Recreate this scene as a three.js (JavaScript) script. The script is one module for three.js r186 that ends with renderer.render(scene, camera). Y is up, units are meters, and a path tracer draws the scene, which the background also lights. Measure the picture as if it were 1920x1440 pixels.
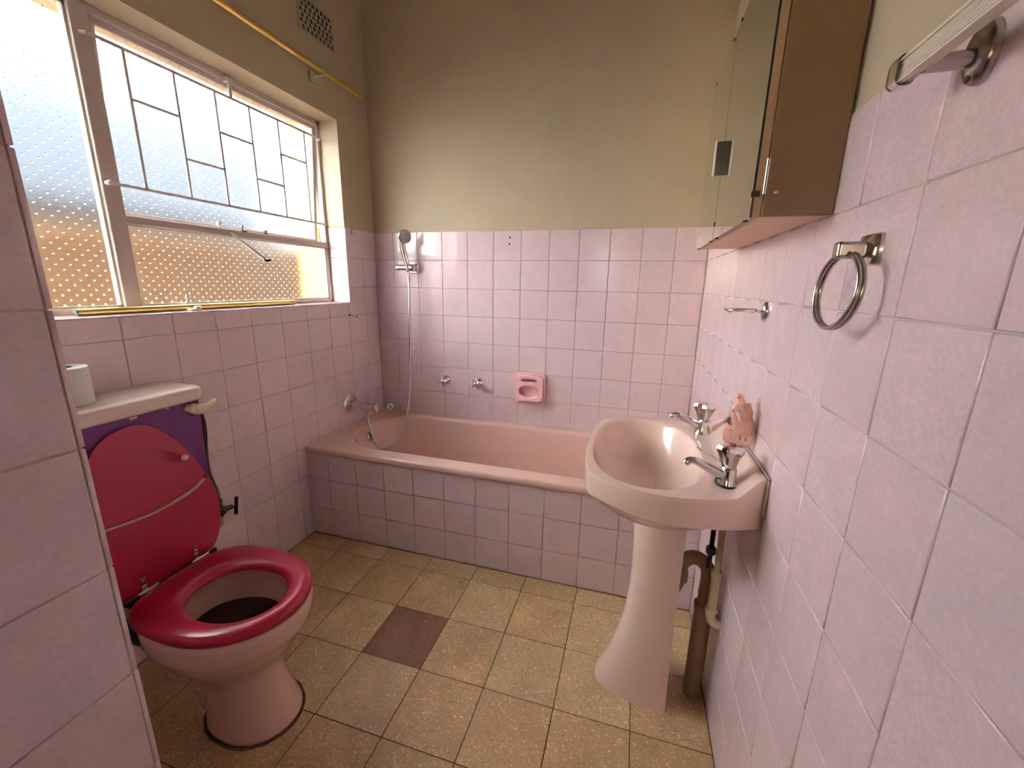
import * as THREE from 'three';
import { RoundedBoxGeometry } from 'three/addons/geometries/RoundedBoxGeometry.js';
import { mergeGeometries, mergeVertices, toCreasedNormals } from 'three/addons/utils/BufferGeometryUtils.js';
import { MarchingCubes } from 'three/addons/objects/MarchingCubes.js';
import { ImprovedNoise } from 'three/addons/math/ImprovedNoise.js';

// ---------------------------------------------------------------- camera, sky, exposure
const renderer = new THREE.WebGLRenderer({ antialias: true });
renderer.toneMapping = THREE.LinearToneMapping;
renderer.toneMappingExposure = 2.25;
renderer.shadowMap.enabled = true;
const scene = new THREE.Scene();
scene.background = new THREE.Color().setRGB(0.90, 1.0, 1.12);   // even, bright overcast sky
scene.backgroundIntensity = 5.0;
// low sun behind the house: it never enters the window, but lights the white house added across the yard to brighten the room
const sun = new THREE.DirectionalLight(new THREE.Color().setRGB(0.92, 0.99, 1.03), 212);
sun.position.set(7.0, 6.2, 21.3); sun.target.position.set(-2, 0, 1.3); sun.castShadow = true;
sun.shadow.mapSize.set(2048, 2048);
Object.assign(sun.shadow.camera, { left: -16, right: 16, top: 14, bottom: -14, near: 1, far: 60 });
scene.add(sun, sun.target);

const camera = new THREE.PerspectiveCamera(85.238, 4 / 3, 0.02, 60);
camera.position.set(1.50186, 1.26344, 2.23897);
camera.rotation.set(-0.2365, 0.2817, 0.0168, 'YXZ');

// ---------------------------------------------------------------- measures (metres)
const T = 0.1535;                 // tile pitch
const W = 1.8072;                 // right wall face
const YT = 1.5362;                // top of the tiling
const D = 0.6791;                 // face of the bath panel
const PX = 0.9211, PZ = 1.9498;   // face and corner of the near partition
const CEIL = 2.78, ZEND = 2.95;   // ceiling, end wall behind the camera
const WY0 = 1.146, WY1 = 2.040, WZ0 = 0.257, WZ1 = 1.80, FX = -0.13;   // window opening and plane

// ---------------------------------------------------------------- helpers
let seed = 7;
const rnd = () => { seed = (seed * 1664525 + 1013904223) >>> 0; return seed / 4294967296; };
const rr = (a, b) => a + (b - a) * rnd();
const V = (x, y, z) => new THREE.Vector3(x, y, z);
const taken = new Map();
function numbered(n) {
  const k = taken.get(n) || 0; taken.set(n, k + 1);
  return k ? n + '_' + String(k).padStart(3, '0') : n;
}
function thing(name, label, category, group) {
  const o = new THREE.Group(); o.name = numbered(name); scene.add(o);
  o.userData = { label, category }; if (group) o.userData.group = group;
  return o;
}
function struct(name, label) {
  const o = new THREE.Group(); o.name = name; scene.add(o);
  o.userData = { kind: 'structure', label };
  return o;
}
function part(name, geo, mat, parent, label) {
  const m = new THREE.Mesh(geo, mat); m.name = name; m.castShadow = m.receiveShadow = true;
  if (label) m.userData.label = label;
  parent.add(m); return m;
}
const strip = (g) => { g = g.index ? g.toNonIndexed() : g; for (const k of Object.keys(g.attributes)) if (!['position', 'normal', 'uv'].includes(k)) g.deleteAttribute(k); if (!g.attributes.uv) g.setAttribute('uv', new THREE.Float32BufferAttribute(new Float32Array(g.attributes.position.count * 2), 2)); return g; };
const join = (list) => mergeGeometries(list.map(strip));
function box(x0, x1, y0, y1, z0, z1) {
  const g = new THREE.BoxGeometry(x1 - x0, y1 - y0, z1 - z0);
  return g.translate((x0 + x1) / 2, (y0 + y1) / 2, (z0 + z1) / 2);
}
function rbox(x0, x1, y0, y1, z0, z1, r = 0.004, s = 2) {
  const g = new RoundedBoxGeometry(x1 - x0, y1 - y0, z1 - z0, s, Math.min(r, (x1 - x0) / 2.01, (y1 - y0) / 2.01, (z1 - z0) / 2.01));
  return g.translate((x0 + x1) / 2, (y0 + y1) / 2, (z0 + z1) / 2);
}
const UPY = V(0, 1, 0);
function rod(a, b, r0, r1 = r0, seg = 16, open = false) {
  const d = b.clone().sub(a), g = new THREE.CylinderGeometry(r1, r0, d.length(), seg, 1, open);
  g.applyQuaternion(new THREE.Quaternion().setFromUnitVectors(UPY, d.normalize()));
  return g.translate((a.x + b.x) / 2, (a.y + b.y) / 2, (a.z + b.z) / 2);
}
function tube(pts, r, seg = 48, rad = 10, closed = false) {
  return new THREE.TubeGeometry(new THREE.CatmullRomCurve3(pts, closed, 'catmullrom', 0.5), seg, r, rad, closed);
}
// profile [[radius, along], ...] turned about an axis that leaves base along dir
function turned(profile, base, dir, seg = 28) {
  const g = new THREE.LatheGeometry(profile.map(([r, h]) => new THREE.Vector2(Math.max(r, 0.00001), h)), seg);
  g.applyQuaternion(new THREE.Quaternion().setFromUnitVectors(UPY, dir.clone().normalize()));
  return g.translate(base.x, base.y, base.z);
}
function ball(c, r, sx = 1, sy = 1, sz = 1, n = 18) { return new THREE.SphereGeometry(r, n, Math.ceil(n * 0.66)).scale(sx, sy, sz).translate(c.x, c.y, c.z); }
// surface through closed rings of equal point count
function loft(rings, capStart = false, capEnd = false, crease = 0) {
  const n = rings[0].length, pos = [], idx = [];
  for (const r of rings) for (const p of r) pos.push(p.x, p.y, p.z);
  for (let i = 0; i + 1 < rings.length; i++) for (let j = 0; j < n; j++) {
    const a = i * n + j, b = i * n + (j + 1) % n, c = a + n, d = b + n;
    idx.push(a, b, c, b, d, c);
  }
  const cap = (i, flip) => {
    const c = V(0, 0, 0); rings[i].forEach((p) => c.add(p)); c.divideScalar(n);
    const k = pos.length / 3; pos.push(c.x, c.y, c.z);
    for (let j = 0; j < n; j++) { const a = i * n + j, b = i * n + (j + 1) % n; flip ? idx.push(a, b, k) : idx.push(b, a, k); }
  };
  if (capStart) cap(0, false); if (capEnd) cap(rings.length - 1, true);
  let g = new THREE.BufferGeometry();
  g.setAttribute('position', new THREE.Float32BufferAttribute(pos, 3)); g.setIndex(idx);
  g.computeVertexNormals();
  if (crease) g = toCreasedNormals(g, crease);
  return g;
}
// rounded rectangle ring in the xz plane, k points a corner
function rrect(x0, x1, z0, z1, r, y, k = 10) {
  const out = []; r = Math.min(r, (x1 - x0) / 2 - 1e-4, (z1 - z0) / 2 - 1e-4);
  for (const [cx, cz, a0] of [[x1 - r, z1 - r, 0], [x0 + r, z1 - r, 90], [x0 + r, z0 + r, 180], [x1 - r, z0 + r, 270]])
    for (let i = 0; i < k; i++) { const a = (a0 + 90 * i / (k - 1)) * Math.PI / 180; out.push(V(cx + r * Math.cos(a), y, cz + r * Math.sin(a))); }
  return out.reverse();
}
// egg-shaped ring in the xz plane: long to +x by af, to -x by ab, half width b
function egg(cx, cz, af, ab, b, y, n = 64, pf = 2, pb = 2.3) {
  const out = [];
  for (let i = 0; i < n; i++) {
    const t = -i / n * 2 * Math.PI, c = Math.cos(t), s = Math.sin(t), p = c > 0 ? pf : pb;
    const q = Math.pow(Math.pow(Math.abs(c), p) + Math.pow(Math.abs(s), p), -1 / p);
    out.push(V(cx + (c > 0 ? af : ab) * c * q, typeof y === 'function' ? y(c, s) : y, cz + b * s * q));
  }
  return out;
}

// ---------------------------------------------------------------- textures
const noise = new ImprovedNoise();
function dataTex(w, h, fn, srgb = true, repeat = true) {
  const d = new Uint8Array(w * h * 4);
  for (let y = 0; y < h; y++) for (let x = 0; x < w; x++) { const c = fn(x / w, y / h, x, y), i = (y * w + x) * 4; d[i] = c[0]; d[i + 1] = c[1]; d[i + 2] = c[2]; d[i + 3] = 255; }
  const t = new THREE.DataTexture(d, w, h); t.magFilter = THREE.LinearFilter; t.minFilter = THREE.LinearFilter;
  t.wrapS = t.wrapT = repeat ? THREE.RepeatWrapping : THREE.ClampToEdgeWrapping;
  if (srgb) t.colorSpace = THREE.SRGBColorSpace; t.needsUpdate = true; return t;
}
// noise that repeats every 1 in u and v
function pn(u, v, f, z) {
  const n = (a, b) => noise.noise(a * f, b * f, z);
  return n(u, v) * (1 - u) * (1 - v) + n(u - 1, v) * u * (1 - v) + n(u, v - 1) * (1 - u) * v + n(u - 1, v - 1) * u * v;
}
const mix3 = (a, b, t) => [a[0] + (b[0] - a[0]) * t, a[1] + (b[1] - a[1]) * t, a[2] + (b[2] - a[2]) * t];
const clamp = (x, a = 0, b = 1) => Math.max(a, Math.min(b, x));
// glazed wall tile: pink with grey clouds and fine fleck; 1 uv = 0.6 m
const tileTex = dataTex(1024, 1024, (u, v) => {
  const cloud = pn(u, v, 9, 1.3) + 0.6 * pn(u, v, 24, 4.1), fine = pn(u, v, 90, 8.2) + 0.7 * pn(u, v, 190, 2.7);
  let c = mix3([237, 209, 213], [223, 204, 206], clamp(0.45 + cloud * 0.75));
  const k = fine * 9; return [clamp(c[0] + k, 0, 255), clamp(c[1] + k * 1.1, 0, 255), clamp(c[2] + k, 0, 255)];
});
const tileBump = dataTex(512, 512, (u, v) => { const h = 128 + 150 * pn(u, v, 26, 3.3) + 70 * pn(u, v, 60, 6.1); return [clamp(h, 0, 255), 0, 0]; }, false);
// painted plaster; 1 uv = 1 m
const plasterTex = dataTex(512, 512, (u, v) => { const k = 5 * pn(u, v, 4, 1.1) + 4 * pn(u, v, 14, 2.2) + 3 * pn(u, v, 90, 3.3); return [192 + k, 175 + k, 146 + k * 0.9]; });
const plasterBump = dataTex(512, 512, (u, v) => { const h = 128 + 80 * pn(u, v, 60, 9.3) + 60 * pn(u, v, 150, 5.1); return [clamp(h, 0, 255), 0, 0]; }, false);
// terrazzo: stone chips set in sandy cement; 1 uv = 0.9 m
function terrazzo(base, lights, darks, seedIn) {
  let s = seedIn; const R = () => { s = (s * 1664525 + 1013904223) >>> 0; return s / 4294967296; };
  const N = 1400, c = document.createElement('canvas'); c.width = c.height = N; const g = c.getContext('2d');
  g.fillStyle = `rgb(${base})`; g.fillRect(0, 0, N, N);
  const pick = (l) => l[Math.floor(R() * l.length)];
  for (let i = 0; i < 26000; i++) {
    const x = R() * N, y = R() * N, a = 1.5 + R() * R() * 6.5, b = a * (0.35 + 0.5 * R()), t = R() * 6.3;
    g.fillStyle = `rgba(${R() < 0.72 ? pick(lights) : pick(darks)},${0.5 + 0.5 * R()})`;
    for (const ox of [0, N, -N]) for (const oy of [0, N, -N]) {
      if (x + ox < -12 || x + ox > N + 12 || y + oy < -12 || y + oy > N + 12) continue;
      g.beginPath();
      for (let k = 0; k < 5; k++) { const an = t + k * 1.2566, q = 0.75 + 0.45 * ((i * 7 + k * 13) % 10) / 10; g.lineTo(x + ox + Math.cos(an) * a * q, y + oy + Math.sin(an) * b * q); }
      g.closePath(); g.fill();
    }
  }
  const im = g.getImageData(0, 0, N, N).data, wear = (u, v) => 1 + 0.10 * pn(u, v, 5, 2.2) + 0.10 * pn(u, v, 13, 7.7) + 0.05 * pn(u, v, 60, 1.7);
  return dataTex(N, N, (u, v, x, y) => { const i = (y * N + x) * 4, k = wear(u, v); return [clamp(im[i] * k, 0, 255), clamp(im[i + 1] * k, 0, 255), clamp(im[i + 2] * k * 0.99, 0, 255)]; });
}
const floorTex = terrazzo('186,160,124', ['232,214,184', '224,204,172', '238,228,208', '214,192,158'], ['156,128,94', '136,108,80', '176,144,110'], 11);
const floorTexDark = terrazzo('128,84,70', ['156,112,94', '146,102,86', '178,140,118'], ['100,62,52', '110,72,60'], 23);
// obscure glass: raised dots in staggered rows; 1 uv = one cell
const dotBump = dataTex(256, 256, (u, v) => {
  let h = 0;
  for (const [a, b] of [[0.25, 0.25], [0.75, 0.75]]) { const d = Math.hypot(u - a, (v - b)) / 0.085; if (d < 1) h = Math.max(h, Math.sqrt(1 - d * d)); }
  return [clamp(30 + 200 * h + 14 * pn(u, v, 10, 1.5) + 8 * pn(u, v, 30, 2.5), 0, 255), 0, 0];
}, false);

// ---------------------------------------------------------------- materials
const std = (o) => new THREE.MeshStandardMaterial(o);
const phy = (o) => new THREE.MeshPhysicalMaterial(o);
const rgb = (r, g, b) => new THREE.Color(`rgb(${r},${g},${b})`);
const tint = (r, g, b) => new THREE.Color().setRGB(r, g, b);
const tileMats = [[1, 1, 1], [0.975, 0.965, 0.965], [0.985, 0.995, 1.0], [1.0, 0.975, 0.98]].map((c) => std({ color: tint(...c), map: tileTex, roughness: 0.13, bumpMap: tileBump, bumpScale: 0.00022 }));
const groutMat = std({ color: rgb(214, 184, 178), roughness: 0.9 });
const paint = std({ map: plasterTex, roughness: 0.62, bumpMap: plasterBump, bumpScale: 0.0006 });
const ceilingMat = std({ color: rgb(228, 224, 212), roughness: 0.9 });
const floorMats = [[1.10, 1.04, 0.96], [1.0, 0.89, 0.78], [1.16, 1.09, 1.0], [1.06, 0.92, 0.83], [0.95, 0.85, 0.72]].map((c) => std({ color: tint(...c), map: floorTex, roughness: 0.42 }));
const floorDark = std({ map: floorTexDark, roughness: 0.42 });
const floorGrout = std({ color: rgb(74, 58, 44), roughness: 0.95 });
const porcelain = phy({ color: rgb(234, 204, 190), roughness: 0.16 });
const panShadePorcelain = phy({ color: rgb(220, 178, 162), roughness: 0.18 });  // basin porcelain darkened: the toilet corner shade is in the colour
const bathEnamel = phy({ color: rgb(222, 184, 170), roughness: 0.2 });
const chrome = std({ color: tint(0.72, 0.71, 0.7), metalness: 1, roughness: 0.13 });
const wornChrome = std({ color: tint(0.42, 0.40, 0.38), metalness: 1, roughness: 0.24 });
const gold = std({ color: tint(0.72, 0.52, 0.16), metalness: 1, roughness: 0.28 });
const steelPaint = std({ color: rgb(196, 180, 170), roughness: 0.5 });
const barPaint = std({ color: rgb(206, 198, 192), roughness: 0.5 });
const putty = std({ color: rgb(214, 206, 190), roughness: 0.8 });
const obscure = phy({ color: tint(0.97, 0.98, 0.97), transmission: 1, thickness: 0.004, ior: 1.5, roughness: 0.16, bumpMap: dotBump, bumpScale: 0.0009 });
const seatRed = phy({ color: rgb(160, 20, 54), roughness: 0.28 });
const bareWood = std({ color: rgb(214, 176, 158), roughness: 0.8 });
const purple = std({ color: rgb(112, 52, 112), roughness: 0.5 });
const cisternLid = phy({ color: rgb(226, 205, 192), roughness: 0.22 });
const cream = phy({ color: rgb(228, 214, 186), roughness: 0.3 });
const black = std({ color: rgb(18, 16, 16), roughness: 0.5 });
const darkMetal = std({ color: rgb(58, 46, 40), roughness: 0.55, metalness: 0.5 });
const rubberHose = std({ color: rgb(72, 58, 48), roughness: 0.7 });
const cabinetPaint = std({ color: rgb(222, 184, 152), roughness: 0.55 });
const cabinetShadeBrown = std({ color: rgb(122, 95, 68), roughness: 0.5 });  // shade of the near side is put into this cabinet colour
const doorWood = std({ color: rgb(172, 140, 112), roughness: 0.55 });
const cabinetInside = std({ color: rgb(92, 66, 46), roughness: 0.8 });
const mirrorMat = std({ color: tint(0.80, 0.84, 0.80), metalness: 1, roughness: 0.015 });
const glassEdge = std({ color: rgb(24, 34, 32), roughness: 0.2 });
const whitePlastic = std({ color: rgb(248, 246, 242), roughness: 0.4 });
const railPlastic = std({ color: rgb(232, 220, 206), roughness: 0.45 });
const paper = std({ color: rgb(238, 234, 228), roughness: 0.95 });
const pipePaint = std({ color: rgb(150, 124, 100), roughness: 0.5 });
const pipeBeige = std({ color: rgb(206, 190, 158), roughness: 0.5 });
const pinkCeramic = phy({ color: rgb(242, 192, 194), roughness: 0.14 });
const handCeramic = phy({ color: rgb(228, 180, 162), roughness: 0.3 });
const clearAcrylic = phy({ color: tint(0.96, 0.96, 0.98), transmission: 1, thickness: 0.03, ior: 1.49, roughness: 0.02 });
const grime = std({ color: rgb(104, 78, 56), roughness: 0.9 });
const mortar = std({ color: rgb(196, 178, 164), roughness: 0.95 });

// ---------------------------------------------------------------- glazed tiles
// a tile w x h with a softly rounded edge, front at z = 0, its uv in metres from (u0, v0)
function tileGeo(w, h, u0, v0, bev = 0.0022, th = 0.006, k = 0.6) {
  const pos = [], nor = [], uv = [], idx = [];
  const ring = (ins, z, nz) => { for (const [sx, sy] of [[-1, -1], [1, -1], [1, 1], [-1, 1]]) { const x = sx * (w / 2 - ins), y = sy * (h / 2 - ins); pos.push(x, y, z); const o = Math.sqrt(1 - nz * nz) / Math.SQRT2; nor.push(sx * o, sy * o, nz); uv.push((u0 + x + w / 2) / k, (v0 + y + h / 2) / k); } };
  ring(bev, 0, 1); ring(bev * 0.35, -bev * 0.28, 0.85); ring(0, -bev, 0.35); ring(0, -th, 0.2);
  idx.push(0, 1, 2, 0, 2, 3);
  for (let r = 0; r < 3; r++) for (let j = 0; j < 4; j++) { const a = r * 4 + j, b = r * 4 + (j + 1) % 4; idx.push(a, a + 4, b, b, a + 4, b + 4); }
  const g = new THREE.BufferGeometry();
  g.setAttribute('position', new THREE.Float32BufferAttribute(pos, 3)); g.setAttribute('normal', new THREE.Float32BufferAttribute(nor, 3)); g.setAttribute('uv', new THREE.Float32BufferAttribute(uv, 2));
  g.setIndex(idx); return g;
}
const GAP = 0.0022, geoCache = new Map();
function cachedTile(w, h, variant, k, bev, gap) {
  const key = [w.toFixed(4), h.toFixed(4), variant, k, bev].join();
  if (!geoCache.has(key)) geoCache.set(key, tileGeo(w - gap, h - gap, (variant * 0.371) % 1 * k, (variant * 0.617) % 1 * k, bev, 0.006, k));
  return geoCache.get(key);
}
// place tiles on a plane: at(u, v) gives the point; euler turns +z to the face normal
function tilePlane(parent, us, vs, at, euler, opt = {}) {
  const { hole, mats = tileMats, k = 0.6, bev = 0.0022, gap = GAP, name = 'tile', jitter = 0.0016, lift = 0.0003, special } = opt;
  for (let i = 0; i + 1 < us.length; i++) for (let j = 0; j + 1 < vs.length; j++) {
    let cells = [[us[i], us[i + 1], vs[j], vs[j + 1]]];
    if (hole) {
      const [a, b, c, d] = hole, out = [];
      for (const [p, q, r, s] of cells) {
        if (q <= a || p >= b || s <= c || r >= d) { out.push([p, q, r, s]); continue; }
        if (r < c) out.push([p, q, r, c]);
        if (s > d) out.push([p, q, d, s]);
        if (p < a) out.push([p, a, Math.max(r, c), Math.min(s, d)]);
        if (q > b) out.push([b, q, Math.max(r, c), Math.min(s, d)]);
      }
      cells = out;
    }
    for (const [p, q, r, s] of cells) {
      if (q - p < 0.012 || s - r < 0.012) continue;
      const variant = Math.floor(rnd() * 9), m = part(name, cachedTile(q - p, s - r, variant, k, bev, gap), (special && special((p + q) / 2, (r + s) / 2)) || mats[Math.floor(rnd() * mats.length)], parent);
      const c = at((p + q) / 2, (r + s) / 2); m.position.copy(c);
      m.rotation.set(...euler); m.rotateX(rr(-jitter, jitter)); m.rotateY(rr(-jitter, jitter)); m.translateZ(rr(-lift, lift));
    }
  }
}
const steps = (from, to, first, pitch) => { const a = [from]; let x = first; while (x <= from + 0.004) x += pitch; for (; x < to - 0.004; x += pitch) a.push(x); a.push(to); return a; };
const rows = (from = 0, to = YT) => { const a = []; for (let k = 0; k < 20; k++) { const y = YT - k * T; if (y > from + 0.004 && y <= to + 1e-6) a.unshift(y); } a.unshift(from); return a; };

// ---------------------------------------------------------------- walls, floor, ceiling
// plaster slab with uv in metres
function slab(x0, x1, y0, y1, z0, z1) {
  const g = box(x0, x1, y0, y1, z0, z1), p = g.attributes.position, n = g.attributes.normal, uv = g.attributes.uv;
  for (let i = 0; i < p.count; i++) { const ax = Math.abs(n.getX(i)), ay = Math.abs(n.getY(i)); uv.setXY(i, ax > 0.5 ? p.getZ(i) : p.getX(i), ay > 0.5 ? p.getZ(i) : p.getY(i)); }
  return g;
}
const TH = 0.26, GR = 0.0035, PA = 0.004;   // wall thickness, grout depth, how far the plaster stands behind the tile face
// back wall (faces +z)
{
  const w = struct('wall_back', 'back wall, beige paint above pink tiles');
  part('plaster', slab(-TH, W + 0.14, YT, CEIL, -0.16, -PA), paint, w, 'grey-beige painted plaster');
  part('grout', slab(-TH, W + 0.14, -0.1, YT, -0.16, -GR), groutMat, w);
  tilePlane(w, steps(0.001, W - 0.001, 0.8106 * T, T), rows(0.303 - T), (u, v) => V(u, v, 0), [0, 0, 0]);
}
// left wall with the window opening (faces +x); u runs along +z
{
  const w = struct('wall_left', 'window wall, beige paint above pink tiles');
  part('plaster', join([slab(-TH, -PA, WY1, CEIL, -0.16, PZ + 0.12), slab(-TH, -PA, YT, WY1, -0.16, WZ0), slab(-TH, -PA, YT, WY1, WZ1, PZ + 0.12)]), paint, w, 'grey-beige painted plaster');
  part('grout', join([slab(-TH + 0.03, -GR, -0.1, WY0 - 0.006, -0.16, PZ + 0.12), slab(-TH + 0.03, -GR, WY0 - 0.006, YT, -0.16, WZ0 - GR), slab(-TH + 0.03, -GR, WY0 - 0.006, YT, WZ1 + GR, PZ + 0.12)]), groutMat, w);
  tilePlane(w, steps(0.001, PZ - 0.001, 0.7905 * T, T), rows(0), (u, v) => V(0, v, u), [0, Math.PI / 2, 0], { hole: [WZ0, WZ1, WY0, 9] });
  // tiled lower part of the reveal at the right hand jamb (faces +z), and the other jamb
  tilePlane(w, [FX + 0.025, -0.001], [WY0 + 0.002, ...rows(0).filter((y) => y > WY0 + 0.02)], (u, v) => V(u, v, WZ0), [0, 0, 0], { jitter: 0.001 });
  tilePlane(w, [FX + 0.025, -0.001], [WY0 + 0.002, ...rows(0).filter((y) => y > WY0 + 0.02)], (u, v) => V(u, v, WZ1), [0, Math.PI, 0], { jitter: 0.001 });
  // sill tiles (face up)
  tilePlane(w, steps(WZ0 + 0.001, WZ1 - 0.001, 0.7905 * T, T), [FX + 0.02, 0.003], (u, v) => V(v, WY0 + 0.003, u), [-Math.PI / 2, 0, Math.PI / 2], { jitter: 0.0008 });
  // outside skin of the wall, yellow plaster, with the outer half of the reveal; unseen height and length added to shade the boundary wall
  const yellow = std({ color: rgb(182, 136, 60), roughness: 0.85 });
  part('outer_plaster', join([slab(-TH - 0.05, -TH + 0.03, -0.3, WY0 - 0.03, -5, 16), slab(-TH - 0.05, -TH + 0.03, WY1 + 0.012, 3.7, -5, 16), slab(-TH - 0.05, -TH + 0.03, WY0 - 0.03, WY1 + 0.012, WZ1 + 0.3, 16), slab(-TH - 0.05, -TH + 0.03, WY0 - 0.03, WY1 + 0.012, -5, WZ0 - 0.3), slab(-TH - 0.05, FX - 0.035, WY0 - 0.03, WY1 + 0.012, WZ0 - 0.3, WZ0 - 0.002), slab(-TH - 0.05, FX - 0.035, WY0 - 0.03, WY1 + 0.012, WZ1 + 0.002, WZ1 + 0.3), slab(-TH - 0.05, FX - 0.03, WY0 - 0.06, WY0 - 0.006, WZ0, WZ1)]), yellow, w, 'yellow outside plaster');
}
// right wall (faces -x); u runs along +z
{
  const w = struct('wall_right', 'right wall, beige paint above pink tiles');
  part('plaster', slab(W + PA, W + 0.14, YT, CEIL, -0.16, ZEND + 0.12), paint, w, 'grey-beige painted plaster');
  part('grout', slab(W + GR, W + 0.14, -0.1, YT, -0.16, ZEND + 0.12), std({ color: rgb(206, 190, 180), roughness: 0.9 }), w);
  tilePlane(w, steps(0.001, ZEND, 0.4846 * T, T), rows(0), (u, v) => V(W, v, u), [0, -Math.PI / 2, 0]);
}
// near partition: its side (faces +x) and its hidden face towards the toilet (faces -z)
{
  const w = struct('wall_partition', 'near partition wall with pink tiles at left edge');
  part('plaster', slab(-TH, PX - PA, YT, CEIL, PZ + PA, ZEND + 0.12), paint, w, 'grey-beige painted plaster');
  part('grout', slab(-TH, PX - GR, -0.1, YT, PZ + GR, ZEND + 0.12), groutMat, w);
  tilePlane(w, steps(PZ + 0.007, ZEND, PZ + 0.007 + T, T), rows(0), (u, v) => V(PX, v, u), [0, Math.PI / 2, 0]);
  tilePlane(w, steps(0.001, PX - 0.001, PX - 0.001 - 5 * T, T), rows(0), (u, v) => V(u, v, PZ), [0, Math.PI, 0]);
}
// end wall behind the camera, with an open doorway added for light
const DX0 = 1.0, DX1 = 1.74, DY = 2.03;
{
  const w = struct('wall_front', 'wall behind the viewpoint with doorway added for light');
  part('plaster', join([slab(PX - 0.02, DX0, 0, CEIL, ZEND, ZEND + 0.12), slab(DX1, W + 0.02, 0, CEIL, ZEND, ZEND + 0.12), slab(DX0, DX1, DY, CEIL, ZEND, ZEND + 0.12)]), paint, w);
  part('door_frame', join([box(DX0, DX0 + 0.03, 0, DY, ZEND - 0.012, ZEND + 0.132), box(DX1 - 0.03, DX1, 0, DY, ZEND - 0.012, ZEND + 0.132), box(DX0 + 0.03, DX1 - 0.03, DY - 0.03, DY, ZEND - 0.012, ZEND + 0.132)]), std({ color: rgb(170, 150, 130), roughness: 0.5 }), w);
}
// passage beyond the doorway, added for its light; window inferred from a back wall highlight
const HZ0 = ZEND + 0.12, HZ1 = 5.0, HX0 = -0.4, HX1 = 2.1, HW = [0.60, 1.06, 1.22, 2.06];
{
  const w = struct('wall_hall', 'plain passage walls added beyond the doorway for light');
  part('plaster', join([slab(HX0 - 0.1, HX0, 0, CEIL, HZ0, HZ1 + 0.1), slab(HX1, HX1 + 0.1, 0, CEIL, HZ0, HZ1 + 0.1), slab(HX0, HW[0], 0, CEIL, HZ1, HZ1 + 0.1), slab(HW[1], HX1, 0, CEIL, HZ1, HZ1 + 0.1), slab(HW[0], HW[1], 0, HW[2], HZ1, HZ1 + 0.1), slab(HW[0], HW[1], HW[3], CEIL, HZ1, HZ1 + 0.1), slab(HX0 - 0.1, PX - 0.02, 0, CEIL, HZ0, HZ0 + 0.02), slab(W + 0.02, HX1 + 0.1, 0, CEIL, HZ0, HZ0 + 0.02)]), std({ color: rgb(118, 116, 114), roughness: 0.8 }), w);
  part('sun_block_slab', slab(HX0 - 0.5, HX1 + 0.5, 2.12, 2.22, HZ1 + 0.1, 9.2), std({ color: rgb(170, 160, 146), roughness: 0.9 }), w);  // unseen slab added to keep the sun out of the passage window
  const hw = struct('window_2', 'small plain window at the passage end');
  part('window_frame', join([box(HW[0], HW[0] + 0.03, HW[2], HW[3], HZ1 + 0.02, HZ1 + 0.06), box(HW[1] - 0.03, HW[1], HW[2], HW[3], HZ1 + 0.02, HZ1 + 0.06), box(HW[0], HW[1], HW[2], HW[2] + 0.03, HZ1 + 0.02, HZ1 + 0.06), box(HW[0], HW[1], HW[3] - 0.03, HW[3], HZ1 + 0.02, HZ1 + 0.06)]), steelPaint, hw);
  part('pane', new THREE.PlaneGeometry(HW[1] - HW[0] - 0.05, HW[3] - HW[2] - 0.05).translate((HW[0] + HW[1]) / 2, (HW[2] + HW[3]) / 2, HZ1 + 0.04), phy({ color: tint(0.97, 0.98, 0.97), transmission: 1, thickness: 0, roughness: 0.05 }), hw);
}
{
  const c = struct('ceiling', 'plain pale ceiling');
  part('board', slab(-TH - 0.05, HX1 + 0.1, CEIL, CEIL + 0.12, -0.2, HZ1 + 0.1), ceilingMat, c);
}
// floor tiles: 0.2267 m terrazzo, with one dark brown tile
{
  const f = struct('floor', 'worn beige terrazzo tile floor with one brown tile');
  part('bed', slab(-TH, HX1 + 0.1, -0.12, -0.0016, -0.2, HZ1 + 0.1), floorGrout, f);
  const P = 0.2267, xs = steps(0.0, W, 0.6775 - 2 * P, P), zs = steps(D - 0.03, ZEND, 1.0015 - P, P);
  tilePlane(f, xs, zs.filter((z, i) => i === 0 || i === zs.length - 1 || z > D + 0.02), (u, v) => V(u, 0, v), [-Math.PI / 2, 0, 0], { mats: floorMats, k: 0.9, bev: 0.0011, gap: 0.0028, name: 'floor_tile', jitter: 0.001, lift: 0.0002, special: (x, z) => (Math.abs(x - 0.791) < 0.06 && Math.abs(z - 1.115) < 0.06 ? floorDark : null) });
}

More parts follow.
